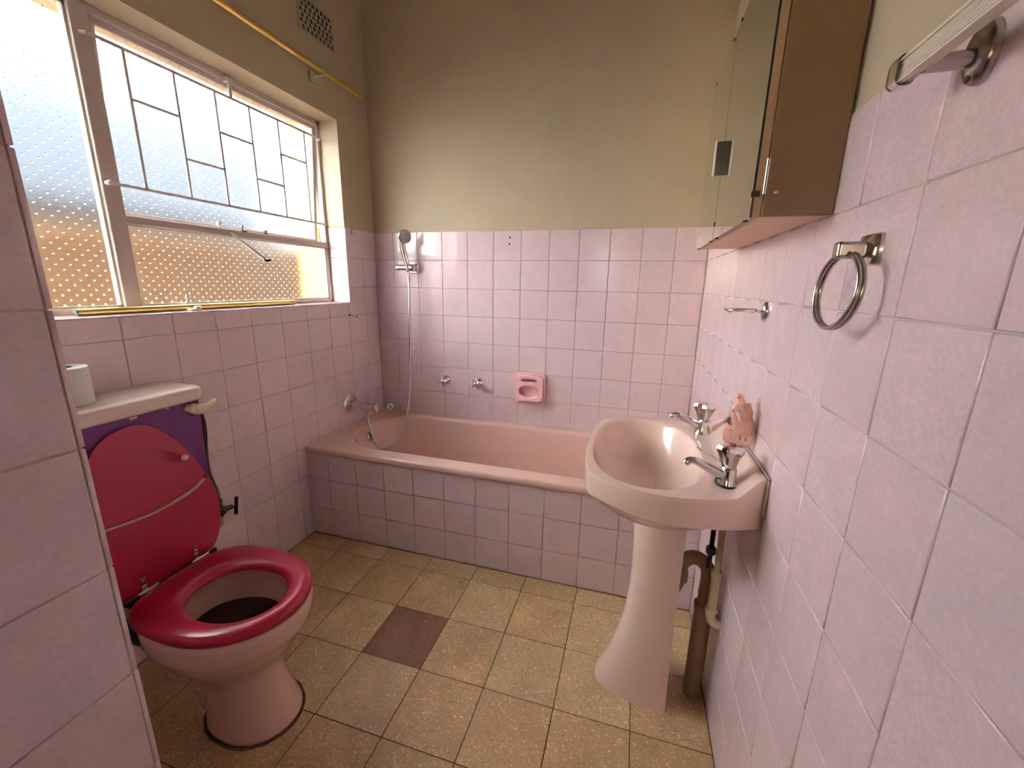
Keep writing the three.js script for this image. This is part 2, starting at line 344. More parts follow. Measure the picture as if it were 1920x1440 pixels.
// ---------------------------------------------------------------- window
function pane(z0, z1, y0, y1, x) {   // a 4 mm sheet of dotted glass, uv in dot cells
  const g = new THREE.BoxGeometry(0.004, y1 - y0, z1 - z0).translate(x, (y0 + y1) / 2, (z0 + z1) / 2), p = g.attributes.position, uv = g.attributes.uv;
  for (let i = 0; i < p.count; i++) uv.setXY(i, p.getZ(i) / 0.034, p.getY(i) / 0.03);
  return g;
}
{
  const w = struct('window_1', 'steel window with dotted obscure glass and open top-hung sash');
  const F0 = FX - 0.018, F1 = FX + 0.018, M0 = 1.2075, M1 = 1.2580, TR0 = 1.4330, TR1 = 1.4580;
  part('window_frame', join([rbox(F0, F1, WY0 + 0.002, WY0 + 0.022, WZ0, WZ1, 0.003), rbox(F0, F1, WY1 - 0.022, WY1, WZ0, WZ1, 0.003), rbox(F0, F1, WY0, WY1, WZ0, WZ0 + 0.016, 0.003), rbox(F0, F1, WY0, WY1, WZ1 - 0.016, WZ1, 0.003)]), steelPaint, w);
  part('mullion', rbox(F0 - 0.004, F1 + 0.006, WY0 + 0.012, WY1 - 0.012, M0, M1, 0.004), steelPaint, w);
  part('transom', rbox(F0 - 0.002, F1 + 0.004, TR0, TR1, WZ0 + 0.008, M0 + 0.004, 0.003), steelPaint, w);
  // putty lines round the fixed panes
  const bead = (z0, z1, y0, y1, x) => join([box(x, x + 0.007, y0, y0 + 0.006, z0, z1), box(x, x + 0.007, y1 - 0.006, y1, z0, z1), box(x, x + 0.007, y0, y1, z0, z0 + 0.006), box(x, x + 0.007, y0, y1, z1 - 0.006, z1)]);
  part('putty', bead(M1, WZ1 - 0.016, WY0 + 0.022, WY1 - 0.022, FX + 0.003), putty, w);
  part('putty', bead(WZ0 + 0.016, M0, WY0 + 0.022, TR0, FX + 0.003), putty, w);
  part('pane', pane(M1 - 0.004, WZ1 - 0.012, WY0 + 0.018, WY1 - 0.018, FX), obscure, w, 'dotted obscure glass');
  part('pane', pane(WZ0 + 0.012, M0 + 0.004, WY0 + 0.018, TR0 + 0.004, FX), obscure, w, 'dotted obscure glass');
  // top-hung sash, swung out at the bottom
  const s = new THREE.Group(); s.name = 'sash'; w.add(s);
  const H = WY1 - 0.02, sh = H - TR1 + 0.004, z0 = WZ0 + 0.014, z1 = M0 - 0.002;
  s.position.set(FX - 0.006, H, 0); s.rotation.z = -0.078;
  part('sash_frame', join([rbox(-0.012, 0.012, -sh, -sh + 0.02, z0, z1, 0.002), rbox(-0.012, 0.012, -0.02, 0, z0, z1, 0.002), rbox(-0.012, 0.012, -sh, 0, z0, z0 + 0.02, 0.002), rbox(-0.012, 0.012, -sh, 0, z1 - 0.02, z1, 0.002)]), steelPaint, s);
  part('pane', pane(z0 + 0.016, z1 - 0.016, -sh + 0.016, -0.016, 0), obscure, s, 'dotted obscure glass');
  // pegs on the transom and the casement pin on the bottom rail
  part('peg', join([turned([[0.006, 0], [0.006, 0.003], [0.0025, 0.004], [0.0025, 0.026], [0.0012, 0.028]], V(FX + 0.012, TR1 - 0.002, 0.770), UPY, 12), rbox(FX + 0.004, FX + 0.022, TR1 - 0.003, TR1 + 0.004, 0.757, 0.783, 0.002)]), darkMetal, w);
  part('peg', rbox(FX + 0.006, FX + 0.02, TR1 - 0.002, TR1 + 0.018, 0.652, 0.660, 0.002), darkMetal, w);
  part('pin', join([turned([[0.014, 0], [0.013, 0.006], [0.006, 0.009], [0.005, 0.02], [0.009, 0.023], [0.009, 0.027], [0.0045, 0.031], [0.004, 0.052], [0.001, 0.055]], V(FX + 0.032, WY0 + 0.004, 1.062), UPY, 16)]), std({ color: rgb(196, 188, 172), roughness: 0.5, metalness: 0.2 }), w);
}
// stay arm of the sash
{
  const t = thing('window_stay', 'grey metal window stay bar hanging from the sash bottom', 'window stay');
  const a = V(-0.152, 1.478, 0.845), b = V(0.0, 1.343, 0.788);
  const d = b.clone().sub(a), q = new THREE.Quaternion().setFromUnitVectors(V(0, 0, 1), d.clone().normalize());
  const zinc = std({ color: rgb(186, 188, 186), roughness: 0.4, metalness: 0.3 });
  part('bar', new RoundedBoxGeometry(0.010, 0.016, d.length(), 2, 0.003).applyQuaternion(q).translate((a.x + b.x) / 2, (a.y + b.y) / 2, (a.z + b.z) / 2), zinc, t);
  part('pivot', join([ball(a, 0.011, 1, 1, 1), rod(V(a.x, a.y - 0.012, a.z), V(a.x, a.y + 0.012, a.z), 0.006)]), zinc, t);
  part('grip', tube([b.clone().add(V(0, -0.003, 0)), V(0.004, 1.340, 0.776), V(0.010, 1.342, 0.768)], 0.005, 12, 8), darkMetal, t);
}
// burglar bars inside the opening light
{
  const t = thing('burglar_bars', 'thin painted steel burglar bars in staggered blocks across the window', 'burglar bars');
  const X = -0.09, Y0 = 1.546, Y1 = 1.951, r = 0.0042, zs = [1.143, 0.993, 0.844, 0.695, 0.549, 0.394];
  part('rail', join([rod(V(X, Y1, 1.232), V(X, Y1, 0.284), 0.005), rod(V(X, Y1, 0.289), V(X - 0.025, Y1, 0.272), 0.005), ball(V(X, Y1, 0.288), 0.009)]), barPaint, t);
  part('rail', join([rod(V(X, Y0, 1.245), V(X, Y0, 0.298), 0.005), rod(V(X, Y0, 0.298), V(X - 0.025, Y0, 0.272), 0.005), ball(V(X, Y0, 0.299), 0.008), ball(V(X, Y0, 1.246), 0.009)]), barPaint, t);
  for (const z of zs) part('upright', rod(V(X, Y0, z), V(X, Y1, z), r), barPaint, t);
  [1.813, 1.679, 1.811, 1.679, 1.813].forEach((y, i) => part('crossbar', rod(V(X, y, zs[i]), V(X, y, zs[i + 1]), r), barPaint, t));
  part('hanger', join([rod(V(X, Y1, 0.774), V(X, 2.02, 0.774), 0.006), rbox(X - 0.026, X + 0.006, 2.008, 2.022, 0.765, 0.783, 0.002)]), barPaint, t);
  part('end_fixing', rod(V(X, Y1, 1.232), V(X - 0.018, Y1, 1.24), 0.006), barPaint, t);
  part('end_fixing', rod(V(X, Y0, 1.246), V(X - 0.018, Y0, 1.246), 0.007), barPaint, t);
}
// curtain rail above the window and the loose one on the sill
{
  const t = thing('curtain_rail', 'brass curtain rod fixed to the wall above the window', 'curtain rail');
  part('pole', rod(V(0.06, 2.177, 0.158), V(0.06, 2.177, 1.93), 0.011, 0.011, 20), gold, t);
  part('finial', join([turned([[0.0115, 0], [0.0135, 0.002], [0.0135, 0.008], [0.011, 0.01], [0.0145, 0.014], [0.0155, 0.022], [0.012, 0.030], [0.006, 0.034], [0, 0.035]], V(0.06, 2.177, 0.160), V(0, 0, -1), 20)]), gold, t);
  for (const z of [0.415, 1.70]) part('bracket', join([rbox(-0.004, 0.006, 2.14, 2.185, z - 0.012, z + 0.012, 0.002), rbox(0.0, 0.07, 2.160, 2.165, z - 0.007, z + 0.007, 0.002), rbox(0.064, 0.074, 2.160, 2.186, z - 0.007, z + 0.007, 0.002)]), std({ color: rgb(196, 182, 156), roughness: 0.5 }), t);
}
{
  const t = thing('curtain_rod', 'loose brass curtain rod lying along the window sill', 'curtain rod');
  part('pole', rod(V(-0.062, WY0 + 0.0135, 1.414), V(-0.062, WY0 + 0.0135, 0.59), 0.0105, 0.0105, 20), gold, t);
  part('end_plug', rod(V(-0.062, WY0 + 0.0135, 1.4135), V(-0.062, WY0 + 0.0135, 1.4185), 0.0095, 0.0095, 20), std({ color: rgb(120, 120, 118), roughness: 0.5 }), t);
}
{
  const t = thing('rod_bracket', 'small white plastic rod bracket lying on the sill', 'bracket');
  part('foot', rbox(-0.034, -0.012, WY0 + 0.003, WY0 + 0.011, 1.075, 1.118, 0.004), whitePlastic, t);
  part('cup', turned([[0.011, 0], [0.012, 0.006], [0.008, 0.010], [0, 0.011]], V(-0.024, WY0 + 0.009, 1.085), V(0.1, 1, 0.2), 14), gold, t);
}
// air brick high on the window wall
{
  const t = thing('air_vent', 'painted clay air brick with staggered holes high above curtain rod', 'air vent');
  const z0 = 0.238, z1 = 0.462, y0 = 2.335, y1 = 2.470, s = new THREE.Shape([[z0, y0], [z1, y0], [z1, y1], [z0, y1]].map(([a, b]) => new THREE.Vector2(-a, b)));
  for (let r = 0; r < 6; r++) for (let c = 0; c < 8; c++) {
    const z = z0 + 0.017 + c * 0.0262 + (r % 2) * 0.009, y = y0 + 0.012 + r * 0.0215, h = new THREE.Path();
    if (z > z1 - 0.012) continue;
    h.moveTo(-z - 0.0100, y - 0.0075); h.lineTo(-z + 0.0100, y - 0.0075); h.lineTo(-z + 0.0045, y + 0.0085); h.lineTo(-z - 0.0065, y + 0.0085); h.closePath(); s.holes.push(h);
  }
  part('face', new THREE.ExtrudeGeometry(s, { depth: 0.02, bevelEnabled: false }).rotateY(Math.PI / 2).translate(-0.0185, 0, 0), std({ color: rgb(176, 162, 142), roughness: 0.8 }), t);
  part('back', box(-0.0035, -0.0025, y0 + 0.002, y1 - 0.002, z0 + 0.002, z1 - 0.002), black, t);  // black sheet stands in for the dark hollow behind the holes
}

// ---------------------------------------------------------------- outside, seen blurred through the glass, plus one unseen house added for its light
{
  const g = struct('ground', 'bare yard outside');
  part('earth', slab(-40, 12, -0.35, -0.3, -30, 34), std({ color: rgb(112, 90, 62), roughness: 0.95 }), g);
  const b = thing('boundary_wall', 'tan boundary wall blurred behind the lower window glass', 'wall');
  part('wall_body', slab(-3.1, -2.9, -0.3, 1.55, -16, 14), std({ color: rgb(86, 68, 48), roughness: 0.9 }), b);
  part('coping', slab(-3.16, -2.84, 1.55, 1.63, -16, 14), std({ color: rgb(116, 92, 62), roughness: 0.9 }), b);
  const k = thing('added_white_house', 'tall white house added out of view to bounce sunlight into the room', 'house');  // unseen, added to throw sunlight into the room and shade the neighbour roof
  part('house_wall', slab(-7.5, -3.4, -0.3, 9.2, 0.75, 16), std({ color: rgb(236, 236, 236), roughness: 0.9 }), k);
  part('roof', slab(-7.7, -3.2, 9.2, 9.4, 0.75, 16.2), std({ color: rgb(120, 112, 106), roughness: 0.8 }), k);
  const h = thing('neighbour_house', 'grey roofed house blurred behind the upper window glass', 'house');
  part('house_wall', slab(-13, -6.4, -0.3, 2.3, -22, 0.4), std({ color: rgb(96, 84, 70), roughness: 0.9 }), h);
  const rs = new THREE.Shape([new THREE.Vector2(6.0, 2.25), new THREE.Vector2(13.4, 2.25), new THREE.Vector2(9.7, 5.5)]);
  part('roof', new THREE.ExtrudeGeometry(rs, { depth: 23, bevelEnabled: false }).rotateY(Math.PI).translate(0, 0, 0.5), std({ color: rgb(56, 60, 66), roughness: 0.8 }), h);
}

// ---------------------------------------------------------------- bath
{
  const t = thing('bathtub', 'built-in peach bathtub with pink tiled front panel', 'bathtub');
  const yt = 0.474, x0 = 0.002, x1 = W - 0.002, z0 = 0.002, z1 = D + 0.010;
  const ins = (x, X, z, Z, r, y) => rrect(x, X, z, Z, r, y, 14);
  const A = [0.105, 1.69, 0.072, 0.602];           // edge of the basin of the bath
  const inner = (d, dl, dr, y, r) => ins(A[0] + dl, A[1] - dr, A[2] + d, A[3] - d, r, y);
  const rings = [ins(x0, x1, z0, z1 - 0.006, 0.006, 0.442), ins(x0, x1, z0, z1 - 0.001, 0.008, 0.445), ins(x0, x1, z0, z1, 0.008, 0.452), ins(x0, x1, z0, z1, 0.008, 0.463), ins(x0 + 0.002, x1 - 0.002, z0 + 0.002, z1 - 0.003, 0.008, 0.470), ins(x0 + 0.006, x1 - 0.006, z0 + 0.006, z1 - 0.010, 0.01, yt),
    inner(-0.016, -0.016, -0.016, yt + 0.0005, 0.25), inner(-0.007, -0.007, -0.007, yt - 0.001, 0.245), inner(0, 0, 0, yt - 0.006, 0.24), inner(0.006, 0.006, 0.008, yt - 0.018, 0.235), inner(0.018, 0.02, 0.04, 0.40, 0.22), inner(0.035, 0.042, 0.11, 0.30, 0.20), inner(0.055, 0.07, 0.20, 0.19, 0.18), inner(0.075, 0.10, 0.26, 0.135, 0.16), inner(0.105, 0.15, 0.31, 0.115, 0.13), inner(0.17, 0.25, 0.40, 0.108, 0.08)];
  part('tub', loft(rings, false, true), bathEnamel, t, 'glossy peach enamel');
  part('overflow', join([turned([[0, 0.012], [0.012, 0.012], [0.022, 0.009], [0.028, 0.003], [0.029, 0]], V(0.128, 0.416, 0.343), V(1, 0.22, 0), 28), turned([[0.007, 0], [0.008, 0.012], [0, 0.014]], V(0.138, 0.418, 0.343), V(1, 0.22, 0), 14)]), chrome, t);
  // tiled panel
  const p = new THREE.Group(); p.name = 'bath_panel'; t.add(p);
  part('grout', box(0.001, W - 0.001, -0.02, 0.452, D - 0.07, D - GR), groutMat, p);
  tilePlane(p, steps(0.001, W - 0.001, 0.8106 * T, T), [0.0, 0.303 - T, 0.303, 0.447], (u, v) => V(u, v, D), [0, 0, 0]);
}
// lumpy mortar where the bath panel meets the floor
{
  const pts = [], N = 90;
  for (let i = 0; i <= N; i++) { const x = 0.004 + (W - 0.008) * i / N; pts.push(V(x, 0.0005 + 0.0012 * noise.noise(i * 0.7, 1, 2), D + 0.001 + 0.003 * noise.noise(i * 0.43, 5, 2))); }
  const m = part('trim_1', tube(pts, 0.0042, 180, 6), std({ color: rgb(120, 92, 78), roughness: 0.95 }), scene, 'rough mortar line under bath panel'); m.userData.kind = 'structure';
}
// bath spout with diverter, hose, shower handset
{
  const t = thing('bath_spout', 'chrome bath spout with diverter knob on window wall', 'spout');
  const c = V(0, 0.59, 0.326);
  part('flange', turned([[0.058, 0], [0.058, 0.003], [0.052, 0.009], [0.038, 0.013], [0.02, 0.015]], c, V(1, 0, 0), 36), chrome, t);
  const sec = (x, hy, hz, dy, p = 3.2) => { const o = []; for (let i = 0; i < 32; i++) { const a = i / 32 * 2 * Math.PI, cc = Math.cos(a), s = Math.sin(a), q = Math.pow(Math.abs(cc) ** p + Math.abs(s) ** p, -1 / p); o.push(V(x, c.y + dy + hy * s * q, c.z + hz * cc * q)); } return o; };
  part('body', loft([sec(0.01, 0.024, 0.024, 0, 2), sec(0.04, 0.022, 0.023, 0), sec(0.09, 0.020, 0.023, -0.001), sec(0.15, 0.019, 0.023, -0.004), sec(0.172, 0.019, 0.022, -0.006), sec(0.178, 0.016, 0.019, -0.007)], false, true), chrome, t);
  part('outlet', turned([[0.013, 0], [0.014, 0.012], [0.011, 0.012]], V(0.160, c.y - 0.020, c.z), V(0, -1, 0), 20), chrome, t);
  part('diverter_knob', turned([[0.005, 0], [0.005, 0.012], [0.008, 0.016], [0.011, 0.028], [0.011, 0.036], [0.008, 0.038], [0, 0.038]], V(0.112, c.y + 0.016, c.z), V(0, 1, 0), 18), chrome, t);
  part('hose_outlet', turned([[0.010, 0], [0.010, 0.016], [0.008, 0.020], [0.008, 0.03]], V(0.108, c.y - 0.017, c.z), V(0, -1, 0), 16), chrome, t);
}
{
  const t = thing('hand_shower', 'chrome handset shower with ribbed hose hanging on back wall', 'shower');
  const hosePts = [V(0.1082, 0.5540, 0.3260), V(0.1253, 0.4877, 0.3380), V(0.1540, 0.4096, 0.3480), V(0.1799, 0.3673, 0.3450), V(0.2012, 0.3431, 0.3330), V(0.2337, 0.3485, 0.3030), V(0.2638, 0.3833, 0.2650), V(0.2793, 0.4585, 0.2150), V(0.2762, 0.5629, 0.1650), V(0.2692, 0.6811, 0.1250), V(0.2622, 0.8659, 0.0980), V(0.2592, 1.0494, 0.0840), V(0.2584, 1.2286, 0.0740), V(0.2548, 1.2989, 0.0680)];
  // ribbed metal hose
  const curve = new THREE.CatmullRomCurve3(hosePts, false, 'catmullrom', 0.5), g = new THREE.TubeGeometry(curve, 420, 0.0068, 10), pp = g.attributes.position, nn = g.attributes.normal;
  for (let i = 0; i < pp.count; i++) { const k = Math.floor(i / 11) % 2 ? -0.0006 : 0.0003; pp.setXYZ(i, pp.getX(i) + nn.getX(i) * k, pp.getY(i) + nn.getY(i) * k, pp.getZ(i) + nn.getZ(i) * k); }
  part('hose', g, std({ color: tint(0.55, 0.54, 0.53), metalness: 1, roughness: 0.25 }), t);
  // bracket on the wall
  part('bracket', join([rbox(0.226, 0.290, 1.308, 1.372, -0.001, 0.014, 0.008, 3), rbox(0.235, 0.280, 1.320, 1.362, 0.01, 0.045, 0.012, 3), rod(V(0.196, 1.340, 0.066), V(0.278, 1.340, 0.060), 0.0165, 0.0165, 24), turned([[0.0165, 0], [0.0165, 0.014], [0.013, 0.019], [0, 0.02]], V(0.196, 1.340, 0.066), V(-1, 0, 0.06), 24)]), chrome, t);
  // curved handle
  const hp = new THREE.CatmullRomCurve3([V(0.253, 1.316, 0.067), V(0.250, 1.36, 0.070), V(0.240, 1.41, 0.078), V(0.236, 1.455, 0.086), V(0.244, 1.495, 0.092)]);
  const rings = []; for (let i = 0; i <= 24; i++) { const u = i / 24, p = hp.getPoint(u), r = 0.0105 + 0.0065 * Math.sin(u * 2.2); const o = []; for (let k = 0; k < 20; k++) { const a = -k / 20 * 2 * Math.PI; o.push(V(p.x + r * Math.cos(a), p.y, p.z + r * Math.sin(a))); } rings.push(o); }
  part('handle', loft(rings, true, true), chrome, t);
  const hc = V(0.256, 1.503, 0.094), hd = V(0.80, -0.14, 0.58);
  part('head', turned([[0, -0.022], [0.016, -0.021], [0.028, -0.016], [0.036, -0.006], [0.038, 0.002], [0.036, 0.006], [0.033, 0.007]], hc, hd, 36), chrome, t);
  const face = part('spray_face', turned([[0.0335, 0.0065], [0.028, 0.009], [0, 0.010]], hc, hd, 36), std({ color: rgb(176, 172, 166), roughness: 0.4, metalness: 0.3 }), t);
  const q = new THREE.Quaternion().setFromUnitVectors(UPY, hd.clone().normalize()), nz = [];
  for (const [r, n] of [[0.009, 6], [0.018, 12], [0.026, 18]]) for (let k = 0; k < n; k++) { const a = k / n * 6.283, p = V(r * Math.cos(a), 0.009, r * Math.sin(a)).applyQuaternion(q).add(hc); nz.push(ball(p, 0.0016, 1, 1, 1, 6)); }
  part('nozzles', join(nz), std({ color: rgb(120, 116, 112), roughness: 0.6 }), face).userData.kind = 'stuff';
}
// two wall taps over the bath
[['chrome star-handled wall tap over bath, nearer the shower hose', 0.441, 0.694], ['chrome star-handled wall tap over bath, nearer the soap dish', 0.650, 0.692]].forEach(([label, x, y], i) => {
  const t = thing('wall_tap', label, 'tap', 'bath wall taps');
  part('flange', turned([[0.030, 0], [0.030, 0.003], [0.027, 0.010], [0.018, 0.022], [0.014, 0.028], [0.013, 0.040]], V(x, y, 0), V(0, 0, 1), 32), chrome, t);
  const hub = [turned([[0.012, 0], [0.014, 0.004], [0.014, 0.014], [0.010, 0.020], [0, 0.021]], V(x, y, 0.040), V(0, 0, 1), 20)];
  for (let k = 0; k < 4; k++) { const a = k * Math.PI / 2 + (i ? 0.62 : 0.2), d = V(Math.cos(a), Math.sin(a), 0.06); hub.push(rod(V(x, y, 0.048).addScaledVector(d, 0.008), V(x, y, 0.048).addScaledVector(d, 0.029), 0.0062, 0.0034, 12), ball(V(x, y, 0.048).addScaledVector(d, 0.029), 0.0036, 1, 1, 1, 10)); }
  part('handle', join(hub), chrome, t);
});
// ceramic soap dish in the back wall
{
  const t = thing('soap_dish', 'glossy pink ceramic soap dish with grab bar on back wall', 'soap dish');
  const cx = 0.962, cy = 0.691, hw = 0.084, hh = 0.083;
  // plate and bulging frame with two openings
  const outline = (w, h, r) => { const s = new THREE.Shape(); s.moveTo(-w + r, -h); s.lineTo(w - r, -h); s.quadraticCurveTo(w, -h, w, -h + r); s.lineTo(w, h - r); s.quadraticCurveTo(w, h, w - r, h); s.lineTo(-w + r, h); s.quadraticCurveTo(-w, h, -w, h - r); s.lineTo(-w, -h + r); s.quadraticCurveTo(-w, -h, -w + r, -h); return s; };
  const oval = (ex, ey, a, b, p = 2.6) => { const h = new THREE.Path(); for (let i = 0; i < 40; i++) { const th = i / 40 * 2 * Math.PI, c = Math.cos(th), s = Math.sin(th), q = Math.pow(Math.abs(c) ** p + Math.abs(s) ** p, -1 / p); i ? h.lineTo(ex + a * c * q, ey + b * s * q) : h.moveTo(ex + a * c * q, ey + b * s * q); } h.closePath(); return h; };
  const plate = outline(hw, hh, 0.012); plate.holes.push(oval(0.0, 0.049, 0.052, 0.017), oval(-0.002, -0.018, 0.066, 0.044));
  part('plate', new THREE.ExtrudeGeometry(plate, { depth: 0.006, bevelThickness: 0.004, bevelSize: 0.004, bevelSegments: 4, curveSegments: 24 }).translate(cx, cy, 0.004), pinkCeramic, t);
  const frame = outline(0.073, 0.071, 0.034); frame.holes.push(oval(0.0, 0.045, 0.050, 0.014), oval(-0.002, -0.018, 0.060, 0.038));
  part('frame', new THREE.ExtrudeGeometry(frame, { depth: 0.010, bevelThickness: 0.008, bevelSize: 0.006, bevelSegments: 5, curveSegments: 24 }).translate(cx, cy, 0.020), pinkCeramic, t);
  const bowl = []; for (const [k, z] of [[1.06, 0.026], [1.02, 0.018], [0.97, 0.009], [0.86, 0.004], [0.5, 0.0025]]) { const o = []; for (let i = 0; i < 48; i++) { const a = i / 48 * 2 * Math.PI, c = Math.cos(a), s = Math.sin(a), q = Math.pow(Math.abs(c) ** 2.6 + Math.abs(s) ** 2.6, -1 / 2.6); o.push(V(cx - 0.002 + 0.062 * k * c * q, cy - 0.018 + 0.040 * k * s * q, z)); } bowl.push(o); }
  const dish = part('bowl', loft(bowl, false, true), pinkCeramic, t);
  const b2 = []; for (const [k, z] of [[1.05, 0.026], [1.0, 0.014], [0.9, 0.006], [0.5, 0.003]]) { const o = []; for (let i = 0; i < 40; i++) { const a = i / 40 * 2 * Math.PI; o.push(V(cx + 0.052 * k * Math.cos(a), cy + 0.047 + 0.016 * k * Math.sin(a), z)); } b2.push(o); }
  part('hollow', loft(b2, false, true), pinkCeramic, t);
  for (let k = 0; k < 4; k++) part('rib', ball(V(cx - 0.036 + k * 0.024, cy - 0.053, 0.018), 0.0045, 1, 0.9, 2.6, 12), pinkCeramic, dish);
  part('drip_lip', ball(V(cx - 0.004, cy - 0.061, 0.034), 0.009, 1.8, 0.6, 0.9, 14), pinkCeramic, t);
}
// bath plug left on the corner of the rim
{
  const t = thing('bath_plug', 'small white ring-shaped bath plug on the rim corner', 'plug');
  const c = V(0.064, 0.4955, 0.030), d = V(0.45, 0.25, 0.85);
  part('disc', turned([[0.008, 0.010], [0.012, 0.012], [0.018, 0.011], [0.020, 0.006], [0.020, 0], [0.017, -0.004], [0, -0.004]], c, d, 28), whitePlastic, t);
  part('socket', turned([[0.0105, 0.011], [0.009, 0.006], [0, 0.005]], c, d, 20), wornChrome, t);
}
// wire hook in the window wall, small marks on the tiles
{
  const t = thing('wall_hook', 'little wire cup hook in the tiles below the window', 'hook');
  part('wire', tube([V(-0.004, 1.0815, 0.272), V(0.010, 1.0815, 0.271), V(0.018, 1.074, 0.262), V(0.020, 1.067, 0.245), V(0.016, 1.070, 0.228), V(0.012, 1.084, 0.222)], 0.0018, 24, 8), wornChrome, t);
  part('collar', rod(V(-0.002, 1.0815, 0.272), V(0.003, 1.0815, 0.272), 0.005, 0.004, 12), darkMetal, t);
}
{
  const t = thing('broken_hook', 'remains of a small brown plastic hook in top tile beside the window', 'hook');
  part('rim', join([rbox(0.0, 0.003, 1.505, 1.533, 0.2055, 0.2085, 0.001), rbox(0.0, 0.003, 1.530, 1.533, 0.190, 0.2085, 0.001), rbox(0.0, 0.003, 1.505, 1.508, 0.194, 0.2085, 0.001)]), std({ color: rgb(150, 104, 92), roughness: 0.7 }), t);
}
[[0.829, 1.501, 'upper'], [0.827, 1.467, 'lower']].forEach(([x, y, w]) => {
  const o = part(numbered('screw_hole'), turned([[0.0048, 0.0008], [0.0042, 0.001], [0, 0.0004]], V(x, y, 0.0002), V(0, 0, 1), 12), std({ color: rgb(60, 36, 28), roughness: 0.9 }), scene, `${w} of two small drilled holes in the top back tiles`);
  o.userData.category = 'screw hole'; o.userData.group = 'drilled holes';
});

// ---------------------------------------------------------------- toilet
const ZC = 1.493;
{
  const t = thing('toilet', 'peach toilet with cracked raised crimson lid and purple cistern', 'toilet');
  // pan: outside from the foot up, over the rim, and down inside
  const R = (cx, af, ab, b, y, pf = 2, pb = 2.3) => egg(cx, ZC, af, ab, b, y, 72, pf, pb);
  const rings = [R(0.508, 0.128, 0.150, 0.108, 0.0), R(0.508, 0.126, 0.148, 0.106, 0.012), R(0.504, 0.114, 0.146, 0.096, 0.05), R(0.496, 0.102, 0.145, 0.088, 0.10), R(0.488, 0.098, 0.150, 0.086, 0.145), R(0.478, 0.108, 0.160, 0.094, 0.18), R(0.468, 0.142, 0.175, 0.118, 0.222), R(0.462, 0.182, 0.190, 0.146, 0.262), R(0.460, 0.206, 0.198, 0.164, 0.298), R(0.460, 0.216, 0.202, 0.170, 0.316), R(0.460, 0.226, 0.206, 0.177, 0.326), R(0.462, 0.231, 0.208, 0.181, 0.345), R(0.464, 0.235, 0.210, 0.184, 0.378), R(0.464, 0.233, 0.208, 0.182, 0.390), R(0.464, 0.225, 0.202, 0.175, 0.397), R(0.470, 0.200, 0.17, 0.150, 0.398), R(0.474, 0.180, 0.145, 0.130, 0.394), R(0.476, 0.172, 0.138, 0.122, 0.380), R(0.476, 0.176, 0.142, 0.126, 0.360), R(0.476, 0.176, 0.142, 0.126, 0.335), R(0.470, 0.160, 0.130, 0.112, 0.28), R(0.455, 0.125, 0.110, 0.090, 0.21), R(0.43, 0.085, 0.085, 0.068, 0.15), R(0.415, 0.05, 0.06, 0.048, 0.115)];
  part('pan', loft(rings, true, true), panShadePorcelain, t, 'peach porcelain, darkened for its shaded corner');
  part('water', new THREE.CircleGeometry(1, 40).rotateX(-Math.PI / 2).scale(0.150, 1, 0.116).translate(0.484, 0.290, ZC), phy({ color: rgb(44, 28, 19), roughness: 0.06 }), t, 'dark standing water');
  // rear of the pan, carrying the hinge, and its outlet
  part('pan_back', rbox(0.17, 0.318, 0.30, 0.396, ZC - 0.10, ZC + 0.10, 0.03, 4), panShadePorcelain, t);
  part('outlet', join([tube([V(0.34, 0.24, ZC), V(0.25, 0.22, ZC), V(0.17, 0.20, ZC), V(0.10, 0.19, ZC), V(0.002, 0.19, ZC)], 0.058, 24, 20), turned([[0.066, 0], [0.070, 0.006], [0.070, 0.04], [0.064, 0.048]], V(0.16, 0.198, ZC), V(1, 0.1, 0), 24)]), black, t, 'black pan connector');
  const seal = egg(0.508, ZC, 0.131, 0.153, 0.111, 0, 60).map((p, i) => V(p.x + 0.002 * noise.noise(i * 0.6, 3, 1), 0.002, p.z + 0.003 * noise.noise(i * 0.5, 8, 1)));
  part('base_seal', tube(seal, 0.0032, 160, 8, true), grime, t, 'dark grimy sealant round the foot');
  // seat: rounded ring between two eggs
  const prof = [[0.0, 0.4005], [0.03, 0.399], [0.5, 0.399], [0.97, 0.399], [1.0, 0.403], [0.995, 0.412], [0.93, 0.4205], [0.75, 0.4255], [0.5, 0.4275], [0.25, 0.4255], [0.07, 0.4195], [0.0, 0.410]];
  const inn = egg(0.508, ZC + 0.004, 0.134, 0.134, 0.107, 0, 72), out = egg(0.475, ZC, 0.222, 0.212, 0.181, 0, 72, 2, 3.4);
  const sr = prof.map(([k, y]) => inn.map((p, i) => V(p.x + (out[i].x - p.x) * k, y + 0.0008, p.z + (out[i].z - p.z) * k)));
  part('seat', loft([...sr, sr[0]]), seatRed, t, 'glossy crimson seat');
  // cracked lid, leaning on the cistern: two pieces
  const HWD = [[0, 0.122], [0.012, 0.140], [0.04, 0.160], [0.09, 0.178], [0.14, 0.185], [0.20, 0.180], [0.25, 0.168], [0.30, 0.151], [0.345, 0.130], [0.39, 0.103], [0.425, 0.073], [0.445, 0.044], [0.4535, 0.016]];
  const CR = [[-0.186, 0.242], [-0.16, 0.232], [-0.13, 0.217], [-0.095, 0.208], [-0.05, 0.202], [0, 0.199], [0.05, 0.203], [0.09, 0.209], [0.13, 0.214], [0.18, 0.222]];
  const hw = (v) => { for (let i = 0; i + 1 < HWD.length; i++) if (v <= HWD[i + 1][0]) { const k = (v - HWD[i][0]) / (HWD[i + 1][0] - HWD[i][0]); return HWD[i][1] + k * (HWD[i + 1][1] - HWD[i][1]); } return 0.01; };
  const lid = new THREE.Group(); lid.name = 'lid'; t.add(lid); lid.position.set(0.236, 0.405, ZC); lid.rotation.z = 0.092;
